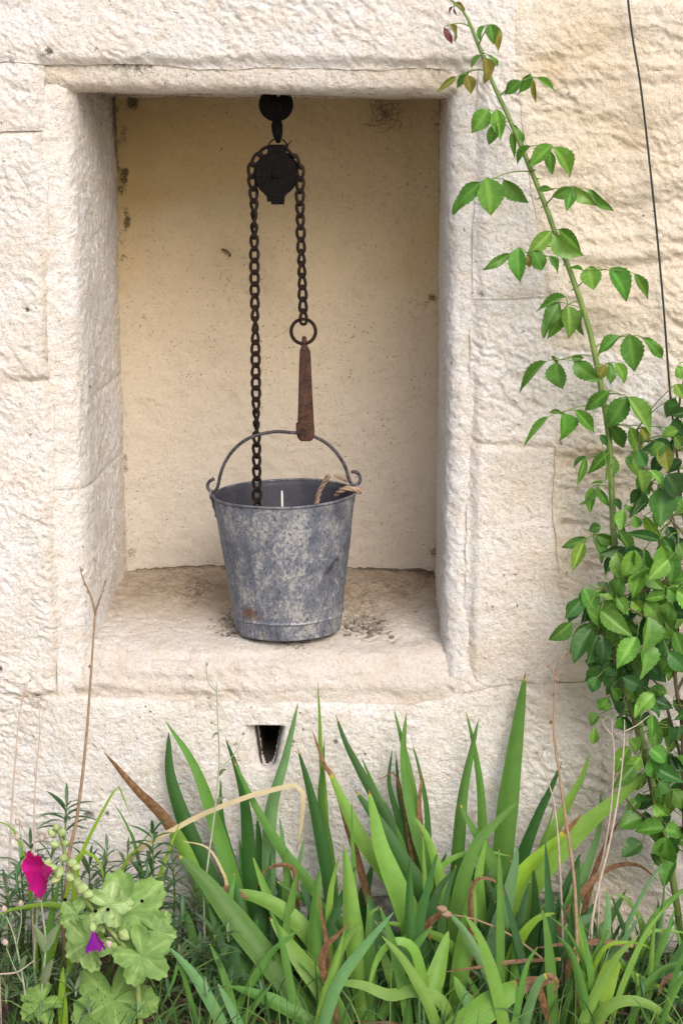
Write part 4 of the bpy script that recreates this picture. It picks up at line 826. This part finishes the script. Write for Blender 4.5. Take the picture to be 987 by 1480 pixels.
SPR += [Z4(q) for q in (
 [((622, 222), (486, 334), 70, 'm'), ((712, 255), (600, 410), 104, 'm'), ((705, 253), (822, 425), 96, 'l')],
 [((318, 352), (192, 478), 38, 'm'), ((386, 336), (412, 492), 124, 'm'), ((322, 330), (425, 342), 26, 'm'), ((448, 318), (545, 428), 66, 'm')],
 [((620, 392), (716, 524), 70, 'm'), ((720, 402), (775, 555), 70, 'l'), ((778, 400), (818, 486), 44, 'o')],
 [((506, 552), (430, 600), 30, 'd'), ((500, 556), (462, 685), 40, 'm'), ((617, 526), (510, 626), 64, 'm'), ((645, 556), (600, 655), 66, 'm')],
 [((535, 702), (522, 824), 52, 'l'), ((565, 706), (614, 800), 40, 'm'), ((562, 688), (498, 804), 42, 'm'), ((588, 680), (530, 686), 18, 'l')],
 [((577, 898), (512, 918), 54, 'm'), ((507, 956), (380, 1002), 54, 'm'), ((492, 976), (430, 1104), 66, 'y'), ((540, 952), (588, 1064), 84, 'm'), ((553, 938), (658, 984), 54, 'm')],
 [((660, 916), (732, 1034), 64, 'm'), ((640, 760), (690, 812), 40, 'd'), ((575, 440), (615, 500), 36, 'd')])]
for q in SPR:
    Y = -.115+random.uniform(-.03, .02); bs = [rose_leaf(rose, b, t, w_, c, Y+random.uniform(-.015, .01), name='leaf') for b, t, w_, c in q]
    ctr = np.mean(bs, 0); st = near(cpath, ctr+np.array([0, 0, -.01])); mb = MB(); md = (st+ctr)/2+np.array([0, 0, .006])
    mb.tube(spline([st, md, ctr], 8), np.linspace(.0016, .0010, 8), 6)
    for b in bs: mb.tube(spline([ctr, (ctr+b)/2+np.array([0, 0, .002]), b], 5), .0009, 5)
    mb.obj('leaf_stalk', M_CANE, rose)

bush = thing('rose_bush', 'bushy rose with dense dark foliage and brown stems beside the long cane', 'rose', (P(995, 1385, -.12)[0], -.12, 0))
STEMS = [[(1000, 1380, -.10), (990, 1250, -.13), (985, 1045, -.14), (977, 1000, -.14), (974, 940, -.14), (980, 830, -.12), (975, 760, -.11), (962, 715, -.10), (975, 640, -.09), (985, 560, -.08), (1010, 480, -.08)],
         [(960, 1240, -.10), (935, 1120, -.16), (905, 1010, -.17), (880, 930, -.17), (850, 880, -.16)], [(985, 1100, -.12), (950, 990, -.12), (915, 985, -.12), (885, 1000, -.11)],
         [(1030, 1370, -.16), (1030, 1150, -.2), (1010, 950, -.2), (1000, 800, -.18), (960, 740, -.16), (930, 680, -.14), (920, 620, -.13)], [(980, 830, -.12), (940, 850, -.18), (900, 860, -.2), (870, 850, -.2)],
         [(995, 1200, -.12), (930, 1180, -.16), (900, 1150, -.16)], [(975, 960, -.14), (940, 900, -.2), (910, 880, -.22)], [(977, 1000, -.14), (1000, 960, -.14), (1030, 930, -.14)]]
allst = []
for i, st in enumerate(STEMS):
    p = spline([P(*q) for q in st], 40); allst.append(p); mb = MB(); mb.tube(p, np.linspace(.0055 if i in (0, 3) else .0034, .0018, 40), 7); mb.obj('stem', M_CANEB, bush)
allst.append(cpath[:50]); allp = np.vstack(allst)
BL = Z4([((690, 815), (678, 910), 70, 'l'), ((690, 798), (758, 822), 38, 'm'), ((735, 845), (782, 918), 54, 'l'), ((792, 846), (872, 962), 54, 'y'), ((872, 705), (868, 876), 146, 'd'), ((782, 712), (722, 784), 56, 'd'), ((762, 616), (800, 735), 94, 'l'), ((822, 616), (922, 718), 46, 'l'),
 ((885, 496), (906, 618), 84, 'o'), ((892, 486), (818, 545), 66, 'm'), ((700, 555), (742, 595), 50, 'd'), ((955, 100), (990, 172), 60, 'l'), ((948, 190), (990, 262), 60, 'l'), ((918, 268), (962, 312), 50, 'd'), ((960, 420), (870, 450), 60, 'l'), ((940, 450), (1000, 520), 70, 'm'), ((760, 520), (800, 600), 70, 'd'), ((900, 640), (985, 760), 130, 'D'), ((930, 760), (1000, 800), 60, 'm'),
 ((870, 965), (720, 935), 56, 'd'), ((882, 955), (950, 1030), 60, 'd'), ((922, 1015), (935, 1115), 94, 'm'), ((742, 1016), (718, 1105), 76, 'm'), ((632, 1083), (724, 1112), 60, 'm'), ((768, 1098), (868, 1076), 76, 'm'), ((782, 1116), (722, 1245), 84, 'l'), ((790, 1126), (880, 1204), 76, 'l'), ((962, 1186), (925, 1295), 86, 'l'), ((905, 900), (950, 960), 60, 'D'), ((960, 980), (1000, 1050), 70, 'm'),
 ((482, 1256), (402, 1345), 80, 'd'), ((488, 1205), (565, 1335), 96, 'm'), ((556, 1240), (660, 1246), 34, 'l'), ((642, 1265), (552, 1348), 74, 'l'), ((650, 1246), (712, 1324), 64, 'l'), ((730, 1266), (792, 1335), 64, 'l'), ((798, 1266), (862, 1374), 96, 'l'), ((560, 1180), (620, 1230), 60, 'd'), ((800, 1260), (930, 1225), 50, 'l'), ((900, 1310), (930, 1370), 60, 'm')])
BL += Z5([((325, 42), (272, 104), 58, 'd'), ((293, 116), (218, 186), 58, 'm'), ((335, 0), (372, 94), 70, 'd'), ((362, 120), (290, 211), 64, 'm'), ((432, 50), (376, 98), 54, 'l'), ((386, 20), (452, 26), 28, 'l'), ((448, 36), (482, 84), 40, 'l'), ((500, 45), (545, 96), 54, 'l'), ((542, 48), (600, 124), 64, 'l'), ((388, 106), (470, 168), 64, 'm'), ((380, 156), (350, 248), 54, 'd'), ((402, 168), (400, 256), 60, 'D'),
 ((505, 185), (438, 232), 60, 'm'), ((542, 176), (546, 302), 82, 'l'), ((608, 130), (622, 204), 66, 'l'), ((640, 146), (680, 244), 60, 'm'), ((640, -5), (660, 64), 66, 'l'), ((382, 302), (358, 354), 48, 'd'), ((405, 256), (464, 364), 74, 'd'), ((490, 296), (564, 364), 84, 'D'), ((428, 342), (474, 388), 44, 'm'), ((420, 372), (383, 424), 54, 'l'), ((472, 386), (443, 444), 50, 'D'), ((550, 396), (608, 434), 44, 'd'),
 ((550, 256), (612, 314), 64, 'D'), ((388, 428), (350, 464), 44, 'm'), ((370, 472), (372, 544), 34, 'l'), ((460, 436), (472, 494), 44, 'm'), ((572, 456), (580, 544), 54, 'm'), ((488, 516), (538, 564), 60, 'm'), ((560, 546), (620, 584), 64, 'm'), ((532, 572), (466, 628), 54, 'l'), ((560, 576), (602, 624), 54, 'l'), ((622, 466), (630, 544), 42, 'D'), ((660, 470), (674, 500), 40, 'D'), ((600, 636), (645, 664), 50, 'd'),
 ((520, 696), (562, 744), 54, 'd'), ((590, 656), (632, 694), 64, 'd'), ((640, 686), (680, 744), 66, 'm'), ((575, 731), (618, 774), 54, 'l'), ((532, 780), (452, 794), 74, 'm'), ((610, 816), (512, 828), 64, 'm'), ((612, 822), (680, 832), 66, 'm'), ((615, 844), (615, 958), 92, 'm'), ((534, 866), (466, 906), 74, 'd'), ((440, 260), (400, 290), 60, 'd'), ((520, 330), (470, 300), 60, 'D'), ((600, 100), (560, 150), 60, 'd'), ((460, 200), (500, 250), 60, 'D'), ((520, 60), (470, 110), 56, 'D')])
def petiole(mbx, B, mx=.14):
    q = near(allp, B)
    if np.linalg.norm(q-B) > mx: q = B+(q-B)*mx/np.linalg.norm(q-B)
    V, Fc = tube(spline([q, (q+B)/2+np.array([0, .004, .006]), B], 6), np.linspace(.0013, .0008, 6), 5); obj('leaf_stalk', V, Fc, M_CANE, bush)
mb = MB()
for b, t, w_, c in BL: petiole(mb, rose_leaf(bush, b, t, w_, c, -.19+random.uniform(-.04, .03)))
poly = [(838, 900), (862, 830), (890, 770), (900, 660), (950, 590), (1000, 520), (1080, 500), (1100, 800), (1100, 1260), (985, 1240), (930, 1190), (905, 1120), (872, 1060), (852, 970)]
def inpoly(x, y):
    r = False
    for (x1, y1), (x2, y2) in zip(poly, poly[1:]+poly[:1]):
        if (y1 > y) != (y2 > y) and x < (x2-x1)*(y-y1)/(y2-y1)+x1: r = not r
    return r
cnt = 0
while cnt < 165:
    x, y = random.uniform(830, 1100), random.uniform(500, 1265)
    if not inpoly(x, y): continue
    if any(math.hypot(x-a, y-b) < r for a, b, r in ((960, 985, 30), (925, 960, 18), (945, 1060, 26), (905, 1085, 30), (965, 1085, 20), (925, 780, 16), (985, 1110, 18), (895, 720, 22), (950, 1130, 16))): continue
    if y < 760 and random.random() < .55: continue
    if y > 940 and random.random() < .45: continue
    a = random.gauss(math.pi/2, .9); L = random.uniform(24, 42)
    c = random.choices('dDml', [4, 3, 3, 1])[0]; Yq = random.uniform(-.17, -.06)
    petiole(mb, rose_leaf(bush, (x, y), (x+L*math.cos(a), y+L*math.sin(a)), L*random.uniform(.5, .7), c, Yq, random.uniform(-.3, .5))); cnt += 1

for k in range(60):      # lower leaves of the long cane
    x, y = random.uniform(880, 1005), random.uniform(1000, 1250); a = random.gauss(math.pi/2, .8); L = random.uniform(24, 42)
    if x < 900+(y-1080)*.25 or math.hypot(x-950, y-1060) < 18: continue
    B_ = rose_leaf(rose, (x, y), (x+L*math.cos(a), y+L*math.sin(a)), L*random.uniform(.55, .72), random.choices('dmlD', [2, 4, 3, 1])[0], random.uniform(-.21, -.10), random.uniform(-.3, .5)); q_ = near(cpath[:50], B_)
    V, Fc = tube(spline([q_, (q_+B_)/2+np.array([0, .004, .006]), B_], 6), np.linspace(.0013, .0008, 6), 5); obj('leaf_stalk', V, Fc, M_CANE, rose)
for k in range(38):
    x, y = random.uniform(845, 1000), random.uniform(780, 965); a = random.gauss(math.pi/2, .8); L = random.uniform(34, 54)
    if x < 870 and y > 940 or x < 885 and y < 830: x += 50
    petiole(mb, rose_leaf(bush, (x, y), (x+L*math.cos(a), y+L*math.sin(a)), L*random.uniform(.55, .7), random.choices('dmlD', [3, 4, 2, 2])[0], random.uniform(-.24, -.12), random.uniform(-.3, .5)))
# ---- hollyhock
hol = thing('hollyhock', 'hollyhock with broad pale lobed leaves and magenta flowers', 'hollyhock', (P(190, 1440, -.42)[0], -.42, 0))
HY = -.44
hp = spline([G(205, 1530), P(200, 1430, -.47), P(188, 1380, -.465), P(160, 1345, -.46), P(128, 1305, -.455), P(105, 1260, -.45), P(92, 1225, -.445), P(84, 1196, -.44)], 50)
mb = MB(); mb.tube(hp, np.linspace(.0062, .0026, 50), 9); mb.obj('stem', plain('hollyhock stem', (.18, .26, .07), (.28, .33, .12), 60, .7), hol, )
def holly_leaf(c, rpx, ang, col, Y, nrm=(0, -1, .35), seed=0, pet=None):
    r = np.random.default_rng(seed); nr, na = 14, 110
    th = np.linspace(-math.pi, math.pi, na, endpoint=False)+0.0
    lob = .68+.32*np.abs(np.cos(th*2.5))**1.0; lob *= 1-.62*np.exp(-((np.abs(th)-math.pi)/.24)**2); lob *= 1+.09*(np.abs(((th*3.6) % 1)-.5)*2-.5)+.03*r.normal(size=na).cumsum()*.08
    rr = np.linspace(0, 1, nr)[:, None]; R_ = rr*lob[None]*rpx*MMPX(Y)
    u = R_*np.cos(th); v = R_*np.sin(th); q = np.stack([u*28, v*28, u*0+seed], -1)
    w_ = .012*noise(q)*rr+.004*noise(q*2.7)*rr + .012*rr**2*np.sin(th*2.5)**2 - .006*rr**2*r.uniform(0, 2)
    ridge = np.exp(-((np.sin(th*2.5))/.2)**2)[None]*np.ones_like(rr)*(1-.3*rr); net = np.exp(-(noise(q*2.2+5)/.05)**2)*.55*rr
    V = np.stack([u, v, w_-.0016*ridge+.0038*rr*np.abs(noise(q*2.2+5))*4], -1).reshape(-1, 3)
    nz_ = Vector(nrm).normalized(); xd = Vector((math.cos(ang), 0, -math.sin(ang))); xd = (xd-nz_*xd.dot(nz_)).normalized(); yd = nz_.cross(xd)
    M = np.array(Matrix((xd, yd, nz_)).transposed()); c3 = P(*c, Y); V = V @ M.T + c3
    o = obj('leaf', V, gridfaces(nr, na, True), M_HOLLY, hol, jit(col, .06)); setattr_f(o, 'vein', np.clip(ridge+net, 0, 1))
    if pet is not None:
        q = spline([near(hp, P(*pet, Y+.02)), (near(hp, P(*pet, Y+.02))+c3)/2+np.array([0, .01, .004]), c3+np.array([0, .002, 0])], 10); V, Fc = tube(q, np.linspace(.0024, .0016, 10), 7); obj('leaf_stalk', V, Fc, M_CANE, hol)
HC = (.20, .335, .105); HC2 = (.17, .30, .08)
holly_leaf((186, 1318), 66, -.75, HC, -.43, (.15, -1, .5), 1, (170, 1350)); holly_leaf((158, 1308), 36, -.1, (.30, .42, .18), -.475, (.0, -1, .3), 2, (150, 1335)); holly_leaf((207, 1381), 47, .75, HC, -.495, (.1, -1, .45), 3, (188, 1378))
holly_leaf((128, 1362), 45, 2.55, HC, -.49, (-.3, -1, .3), 4, (150, 1345)); holly_leaf((112, 1322), 30, 2.6, (.22, .35, .13), -.46, (-.1, -1, .2), 5, (130, 1310)); holly_leaf((165, 1446), 68, 1.4, HC2, -.455, (.0, -1, .9), 6, (195, 1420)); holly_leaf((225, 1345), 34, .3, (.24, .37, .13), -.44, (.2, -1, .5), 8, (190, 1370))
holly_leaf((60, 1450), 36, 2.2, HC2, -.46, (0, -1, 1.1), 9, None)
def flower_petals(parent, c, d, L, Rr, col, spread, n=5, crink=.12):
    d = Vector(d).normalized(); x = d.orthogonal().normalized(); y = d.cross(x)
    for k in range(n):
        a0 = k*2*math.pi/n; nu, nv = 11, 13; V = []
        for i in range(nu):
            t = i/(nu-1)
            for j in range(nv):
                s_ = (j/(nv-1)-.5); aa = a0+s_*2*math.pi/n*1.25*(1-.0*t); rr = Rr*(.10+spread*t**1.5)*(1+crink*.8*math.sin(j*1.05+k)*t*t)-.0009*k%2
                ll = L*(t-.18*t**3*(2*s_)**2)+crink*L*.5*math.sin(j*1.2+k*2)*t**3
                p = Vector(c)+d*ll+x*math.cos(aa)*rr+y*math.sin(aa)*rr; V.append(p)
        o = obj('petal', V, gridfaces(nu, nv), M_PETAL, parent, jit(col, .32))
M_BUD = plain('green bud', (.24, .35, .11), (.40, .49, .24), 70, .75)
def bud(parent, c, d, r, name='bud', mat=None):
    d = Vector(d).normalized(); pr = [(.0001, -.2*r), (r*.55, 0), (r*.95, r*.7), (r*.9, r*1.3), (r*.5, r*1.9), (r*.08, r*2.2)]; V, Fc = lathe(pr, 15)
    th = np.arctan2(V[:, 1], V[:, 0]); V[:, :2] *= (1+.2*np.cos(th*5))[:, None]*.85; M = np.array(d.to_track_quat('Z', 'Y').to_matrix()); V = V @ M.T + np.asarray(c); return obj(name, V, Fc, mat or M_BUD, parent)
fl = bud(hol, P(82, 1254, -.49), (-1, -.1, .0), .010, 'flower'); fl['label'] = 'open magenta flower seen from the side'
flower_petals(fl, P(78, 1255, -.492), (-.78, -.62, -.05), 34*MMPX(-.45), 34*MMPX(-.45), (.50, .008, .22), .95, crink=.11)
fl2 = bud(hol, P(134, 1334, -.52), (.1, -.2, -1), .0085, 'flower'); fl2['label'] = 'half closed violet flower hanging down'
flower_petals(fl2, P(135.5, 1337, -.522), (.12, -.25, -1), 37*MMPX(-.45), 15*MMPX(-.45), (.28, .012, .36), .95, crink=.1)
for x, y, r, dx, dz in ((77, 1204, .0085, -.4, .8), (90, 1203, .009, .5, .7), (82, 1195, .007, 0, 1), (82, 1220, .0085, -.7, .4), (95, 1218, .0075, .6, .5), (69, 1251, .0105, -.8, -.1), (72, 1247, .008, -.6, .5), (104, 1246, .0095, .9, .3), (110, 1252, .0085, .9, .1), (92, 1240, .009, .4, .5), (84, 1268, .0095, -.6, -.3), (118, 1283, .0125, .7, .3), (112, 1276, .011, .2, .4), (126, 1290, .010, .8, -.1),
                        (157, 1324, .0125, .4, .2), (150, 1318, .009, .1, .6), (178, 1348, .0115, .6, -.3), (88, 1256, .010, -.2, -.5), (100, 1265, .009, .5, -.2), (146, 1340, .008, .5, -.4)):
    b_ = P(x, y, HY-.015-random.uniform(0, .015)); bud(hol, b_-np.array([dx, 0, dz])*r*.8, (dx, -.45, dz), r)
for x, y in ((139, 1316), (157, 1314), (95, 1300), (206, 1302)): bud(hol, P(x, y, -.485), (0, -1, .3), .0042, 'seed', M_IRON)
for x, y in ((174, 1381), (158, 1355)): bud(hol, P(x, y, -.49), (.1, -.5, -.8), .0085, 'withered_flower', M_STALKP)

# ---- dark narrow-leaved herbs
def lance_mesh(k):
    r = np.random.default_rng(k+90); p = np.stack([np.zeros(9), np.linspace(0, 1, 9), .25*np.linspace(0, 1, 9)-r.uniform(.2, .7)*np.linspace(0, 1, 9)**2], -1); t = np.linspace(0, 1, 9); w_ = .075*np.sin(np.pi*np.clip(t*.93+.06, 0, 1))**.8
    V = np.stack([p+np.stack([w_*a, 0*w_, .35*np.abs(w_*a)], -1) for a in (-1, 0, 1)], 1).reshape(-1, 3); return mesh('lance_leaf', V, gridfaces(9, 3), M_HERB)
LMS = [lance_mesh(k) for k in range(5)]
def herb(base, top, n, L, label, col=(.055, .12, .05), group=None, Y=-.2, name='wallflower_plant', first=.35):
    B = G(*base) if base[1] > 1374 else P(base[0], 1390, Y)*[1, 1, 0]; Tp = P(*top, Y)
    T = thing(name, label, 'herb', tuple(B*[1, 1, 0]), group); st = spline([B, (B+Tp)/2+rng.normal(0, .008, 3), Tp], 14); V, Fc = tube(st, np.linspace(.003, .0014, 14), 6); obj('stem', V, Fc, M_CANE, T)
    o0 = root_loc(T)
    for i in range(n):
        k = first+(1-first)*(i/(n-1))**.5; p = np.array([np.interp(k*13, range(14), st[:, j]) for j in range(3)]); az = i*2.4+random.uniform(-.3, .3); el = random.uniform(.05, .55)+(.6 if i > n-4 else 0)
        d = Vector((math.cos(az)*math.cos(el), math.sin(az)*math.cos(el)*.9, math.sin(el))).normalized(); x = d.cross(Vector((0, 0, 1))).normalized(); zc = x.cross(d); s_ = L*MMPX(Y)*random.uniform(.7, 1.15)
        o = bpy.data.objects.new('leaf', random.choice(LMS)); C.objects.link(o); o.parent = T; o.matrix_local = Matrix.Translation(Vector(p-o0)) @ (Matrix((x, d, zc)).transposed()*s_).to_4x4(); o.color = (*jit(col, .25), 1)
herb((100, 1395), (97, 1165), 20, 44, 'dark narrow-leaved herb rising highest between the dry stalks', Y=-.15, first=.75)
herb((222, 1400), (221, 1205), 26, 46, 'dark narrow-leaved herb beside the brown-tipped iris leaf', Y=-.22, first=.45)
herb((312, 1440), (311, 1352), 24, 46, 'narrow-leaved herb in front of the wide iris leaf', Y=-.40, first=.3)
for pl, HL, HG in ((((30, 1245, -.2), (45, 1225, -.15), (10, 1290, -.3), (60, 1290, -.25), (5, 1340, -.32), (-15, 1260, -.2), (25, 1270, -.25), (75, 1240, -.18)), 'small dark herb growing round the feet of the pale dry stalks', 'herbs round the pale dry stalks'),
                   (((155, 1230, -.15), (185, 1235, -.2), (150, 1260, -.22), (215, 1270, -.25), (250, 1250, -.2), (280, 1290, -.22), (200, 1250, -.18), (235, 1285, -.26), (130, 1250, -.2), (265, 1330, -.3)), 'small dark herb at the wall between hollyhock and iris', 'herbs behind the hollyhock leaves'),
                   (((110, 1440, -.47), (20, 1400, -.4), (60, 1470, -.48), (200, 1470, -.49), (95, 1420, -.42), (40, 1430, -.45), (10, 1450, -.45), (130, 1470, -.5)), 'small dark herb under the hollyhock and campion stalks', 'herbs under the hollyhock'),
                   (((275, 1420, -.42), (245, 1440, -.42), (300, 1440, -.45), (335, 1420, -.4), (380, 1440, -.35), (330, 1360, -.32), (260, 1390, -.38), (290, 1380, -.36)), 'small dark herb between the hollyhock and the wide iris leaf', 'herbs in front of the iris'),
                   (((930, 1440, -.4), (975, 1460, -.42), (960, 1420, -.36)), 'small dark herb under the arching lily leaves', 'herbs under the lily')):
    for x, y, Y in pl:
        herb((x+random.uniform(-8, 8), 1380), (x, y), 20, random.uniform(32, 46), HL, jit(random.choice([(.06, .13, .05), (.09, .18, .07), (.13, .22, .10)]), .2), HG, Y, first=.25)

# ---- campion seed stalks and dry stalks
M_CAMP = plain('grey green stalk', (.22, .27, .16), (.36, .40, .27), 60, .8)
def stalk(name, label, pts, Y0, Y1, r, mat, side=(), caps=(), leaves=(), cat='dry stalk', group=None, capr=.0045, capm=None):
    q = path_px(pts, Y0, Y1, n=40); q[:, 1] = np.minimum(q[:, 1], -.03); q = np.vstack([[q[0, 0], q[0, 1], -.01], q]) if q[0, 2] > .02 else q
    T = thing(name, label, cat, (q[0, 0], q[0, 1], 0), group); V, Fc = tube(q, np.linspace(r, r*.45, len(q)), 7); st = obj('stem', V, Fc, mat, T)
    for s_ in side:
        b = np.array([P(x, y, Y1-.005) for x, y in s_]); b[0] = near(q, b[0]); V, Fc = tube(spline(b, 12), np.linspace(r*.55, r*.25, 12), 6); obj('branch', V, Fc, mat, T)
    for x, y, dx, dz in caps: bud(T, P(x, y, Y1-.004), (dx, -.1, dz), capr, 'seed_capsule', capm or M_STALKP)
    for b, t in leaves:
        B = P(*b, Y1); t3 = P(*t, Y1-.015); V, Fc, k, a = ribbon(spline([B, (B+t3)/2+np.array([0, 0, .004]), t3], 9), np.linalg.norm(t3-B)*.28, .4, .3, 3, .6); o = obj('leaf', V, Fc, M_HERB, T, jit((.20, .26, .15)))
    return T
def husks(T, q): pass
stalk('dry_stalk', 'tall brown dry stalk with forked tip in front of the left side of the recess', [(138, 885), (133, 960), (124, 1080), (112, 1180), (100, 1240), (92, 1330)], -.2, -.12, .0042, M_STALK, side=[[(138, 885), (132, 862), (120, 835), (116, 818)], [(138, 885), (146, 862), (155, 835)]], caps=[(119, 826, -.2, 1), (124, 846, -.4, 1), (129, 858, -.3, 1), (152, 842, .3, 1), (148, 856, .4, 1), (138, 888, .3, 1), (131, 965, -.3, 1)], capr=.0030, capm=M_STALK)
stalk('dry_stalk', 'pale thin dry stalk by the left edge of the wall, tallest of a pair', [(38, 985), (28, 1040), (22, 1110), (17, 1180), (14, 1260), (10, 1330)], -.2, -.1, .0026, M_STALKP, side=[[(32, 1015), (42, 985), (46, 980)], [(20, 1090), (27, 1080)]], caps=[(44, 985, .4, 1), (36, 990, -.1, 1)], capr=.0025)
stalk('dry_stalk', 'pale thin dry stalk beside the taller pale one by the left edge', [(57, 1013), (58, 1060), (53, 1120), (50, 1180), (50, 1250), (48, 1330)], -.2, -.1, .0024, M_STALKP, side=[[(58, 1060), (63, 1030), (66, 1022)], [(53, 1120), (48, 1100)]], caps=[(56, 1016, -.1, 1), (65, 1026, .3, 1)], capr=.0024)
stalk('dry_stalk', 'tall brown dry stalk with pale forked tip in front of the rose', [(802, 975), (801, 1020), (800, 1060), (808, 1120), (818, 1190), (828, 1260), (832, 1320), (834, 1385)], -.34, -.25, .0040, M_STALK, side=[[(802, 975), (808, 955), (818, 942)], [(802, 975), (794, 962), (792, 958)]], caps=[(796, 1046, -.3, 1), (793, 965, -.4, 1), (804, 985, .2, 1)], capr=.0036, capm=M_STALK)
stalk('dry_stalk', 'thin short dry stalk between the tallest iris leaf and the forked brown stalk', [(778, 1092), (787, 1115), (800, 1160), (806, 1210), (810, 1280), (813, 1360)], -.26, -.2, .0024, M_STALKP, side=[[(780, 1096), (786, 1082)], [(780, 1096), (775, 1088)]], caps=[(785, 1084, .4, 1), (776, 1090, -.4, 1)], capr=.0024, capm=M_STALK)
stalk('dry_stalk', 'pale forked dry stalk leaning in front of the rose foliage', [(902, 1050), (900, 1090), (893, 1150), (880, 1220), (865, 1280), (855, 1330)], -.28, -.24, .0028, M_STALKP, side=[[(903, 1055), (920, 1048), (938, 1034)], [(902, 1060), (902, 1040)]], caps=[(897, 1100, -.3, 1)], capr=.003)
stalk('dry_stalk', 'thin pale dry stalk close beside the pale forked one', [(884, 1058), (887, 1090), (884, 1150), (878, 1200), (866, 1265)], -.26, -.23, .0022, M_STALKP, side=[[(885, 1062), (875, 1052), (868, 1038)], [(885, 1062), (884, 1038)]])
stalk('dry_stalk', 'bent dry stalk with a withered seed head lying across the iris leaves', [(655, 1322), (690, 1330), (735, 1350), (770, 1375), (800, 1400)], -.30, -.32, .0028, M_STALK, caps=[(652, 1322, -1, .1), (645, 1316, -1, .4)], capr=.009, capm=M_STALK)
stalk('campion_stalk', 'grey green seed stalk rising beside the drain hole', [(313, 985), (315, 1040), (317, 1100), (311, 1170), (303, 1230), (295, 1290)], -.24, -.18, .0022, M_CAMP, side=[[(316, 1110), (330, 1100), (342, 1085), (352, 1062)], [(312, 1050), (306, 1045)], [(314, 1000), (301, 985), (298, 955)]], caps=[(299, 962, 0, 1), (302, 1010, 0, 1), (307, 1046, -.3, 1), (352, 1062, .2, 1), (342, 1076, 0, 1)], leaves=[((315, 1060), (306, 1068)), ((316, 1120), (328, 1112)), ((308, 1165), (326, 1152))], cat='seed stalk', capr=.0034, capm=M_CAMP)
CG = 'campion seed stalks by the hollyhock'
stalk('campion_stalk', 'leafy grey green campion stalk without capsules beside the hollyhock', [(60, 1300), (66, 1350), (66, 1380), (60, 1440), (55, 1500)], -.44, -.45, .003, M_CAMP, caps=[], leaves=[((66, 1375), (48, 1335)), ((66, 1370), (87, 1335)), ((62, 1420), (78, 1385))], side=[[(66, 1360), (60, 1310)]], cat='seed stalk', group=CG)
stalk('campion_stalk', 'grey green campion stalk with three papery seed capsules', [(10, 1325), (20, 1350), (28, 1385), (36, 1430), (45, 1500)], -.44, -.45, .0026, M_CAMP, side=[[(26, 1372), (31, 1335), (31, 1310)], [(36, 1425), (22, 1400), (10, 1370)]], caps=[(8, 1318, -.2, 1), (31, 1310, 0, 1), (10, 1366, -.3, 1)], leaves=[((30, 1400), (40, 1380))], cat='seed stalk', group=CG, capr=.006)
stalk('campion_stalk', 'campion stalk with four papery seed capsules beside the magenta flower', [(28, 1195), (36, 1225), (48, 1255), (55, 1300), (50, 1380)], -.36, -.36, .0026, M_CAMP, side=[[(40, 1230), (30, 1215)], [(52, 1270), (62, 1225)], [(54, 1280), (70, 1222)]], caps=[(27, 1192, -.1, 1), (27, 1214, -.2, 1), (61, 1216, 0, 1), (68, 1212, .1, 1)], cat='seed stalk', group=CG, capr=.0058)
stalk('dry_stalk', 'short bare pale twig leaning in front of the campion stalks', [(0, 1408), (25, 1405), (45, 1392), (50, 1388)][::-1], -.47, -.48, .002, M_STALKP)

# ---- loose grass straps, left
GT = thing('grass_tuft', 'bright green grass tuft with folded straps behind the hollyhock', 'grass', (P(110, 1400, -.3)[0], -.3, 0))
for pts, wd, col, yb, yt in (([(190, 1182), (178, 1150), (170, 1138), (150, 1170), (118, 1235), (95, 1300)], 7, 'y', -.25, -.22), ([(150, 1275), (146, 1250), (135, 1237), (115, 1236), (108, 1300)], 13, 'y', -.34, -.36), ([(-10, 1325), (30, 1312), (88, 1310), (110, 1350)], 13, 'y', -.36, -.4), ([(-10, 1185), (20, 1200), (40, 1260), (50, 1340)], 9, 'y', -.2, -.18), ([(90, 1262), (80, 1300), (72, 1350)], 16, 'm', -.38, -.36), ([(92, 1396), (90, 1430), (92, 1490)], 17, 'y', -.46, -.45), ([(230, 1185), (200, 1225), (175, 1262)], 8, 'y', -.22, -.2), ([(232, 1460), (250, 1420), (262, 1400)], 8, 'm', -.42, -.42), ([(262, 1185), (240, 1240), (215, 1320)], 9, 'y', -.24, -.2), ([(165, 1160), (185, 1195), (200, 1240)], 8, 'm', -.2, -.16)):
    iris_leaf(GT, pts, wd, col, yb, yt, name='blade')

# ---- ground cover that nobody could count
def fill(name, label, n, xr_, yr, hr, wr, cols, mat, lean=.5):
    mb = MB(); al = []; cc = []
    for i in range(n):
        x = random.uniform(*xr_); y = yr[0]+(yr[1]-yr[0])*random.random(); h = random.uniform(*hr); a = random.uniform(0, 6.28); l_ = random.uniform(.1, lean)*h
        b = np.array([x, y, -.005]); t = b+[math.cos(a)*l_*1.6, math.sin(a)*l_*.9, h*random.uniform(.5, 1)]; t[1] = min(t[1], -.03); m_ = (b+t)/2+[0, 0, h*.22]
        V, Fc, k, ac = ribbon(spline([b, m_, t], 6), random.uniform(*wr), random.uniform(-1.2, 1.2), .2, 3, .7); mb.add(V, Fc)
    o = mb.obj(name, mat, None, cols); tag(o, label, kind='stuff'); return o
fill('grass', 'fine dark grass filling the ground between the plants', 1500, (-1.3, 1.1), (-.62, -.03), (.05, .19), (.003, .008), (.06, .14, .035), M_HERB)
fill('grass', 'pale thin grass blades among the plants', 420, (-1.3, 1.1), (-.60, -.05), (.08, .26), (.002, .005), (.17, .27, .07), M_HERB)
fill('leaf_litter', 'dry brown leaf litter and straw on the soil', 900, (-1.3, 1.1), (-.62, -.02), (.01, .07), (.003, .012), (.17, .11, .065), M_HERB, 2.5)
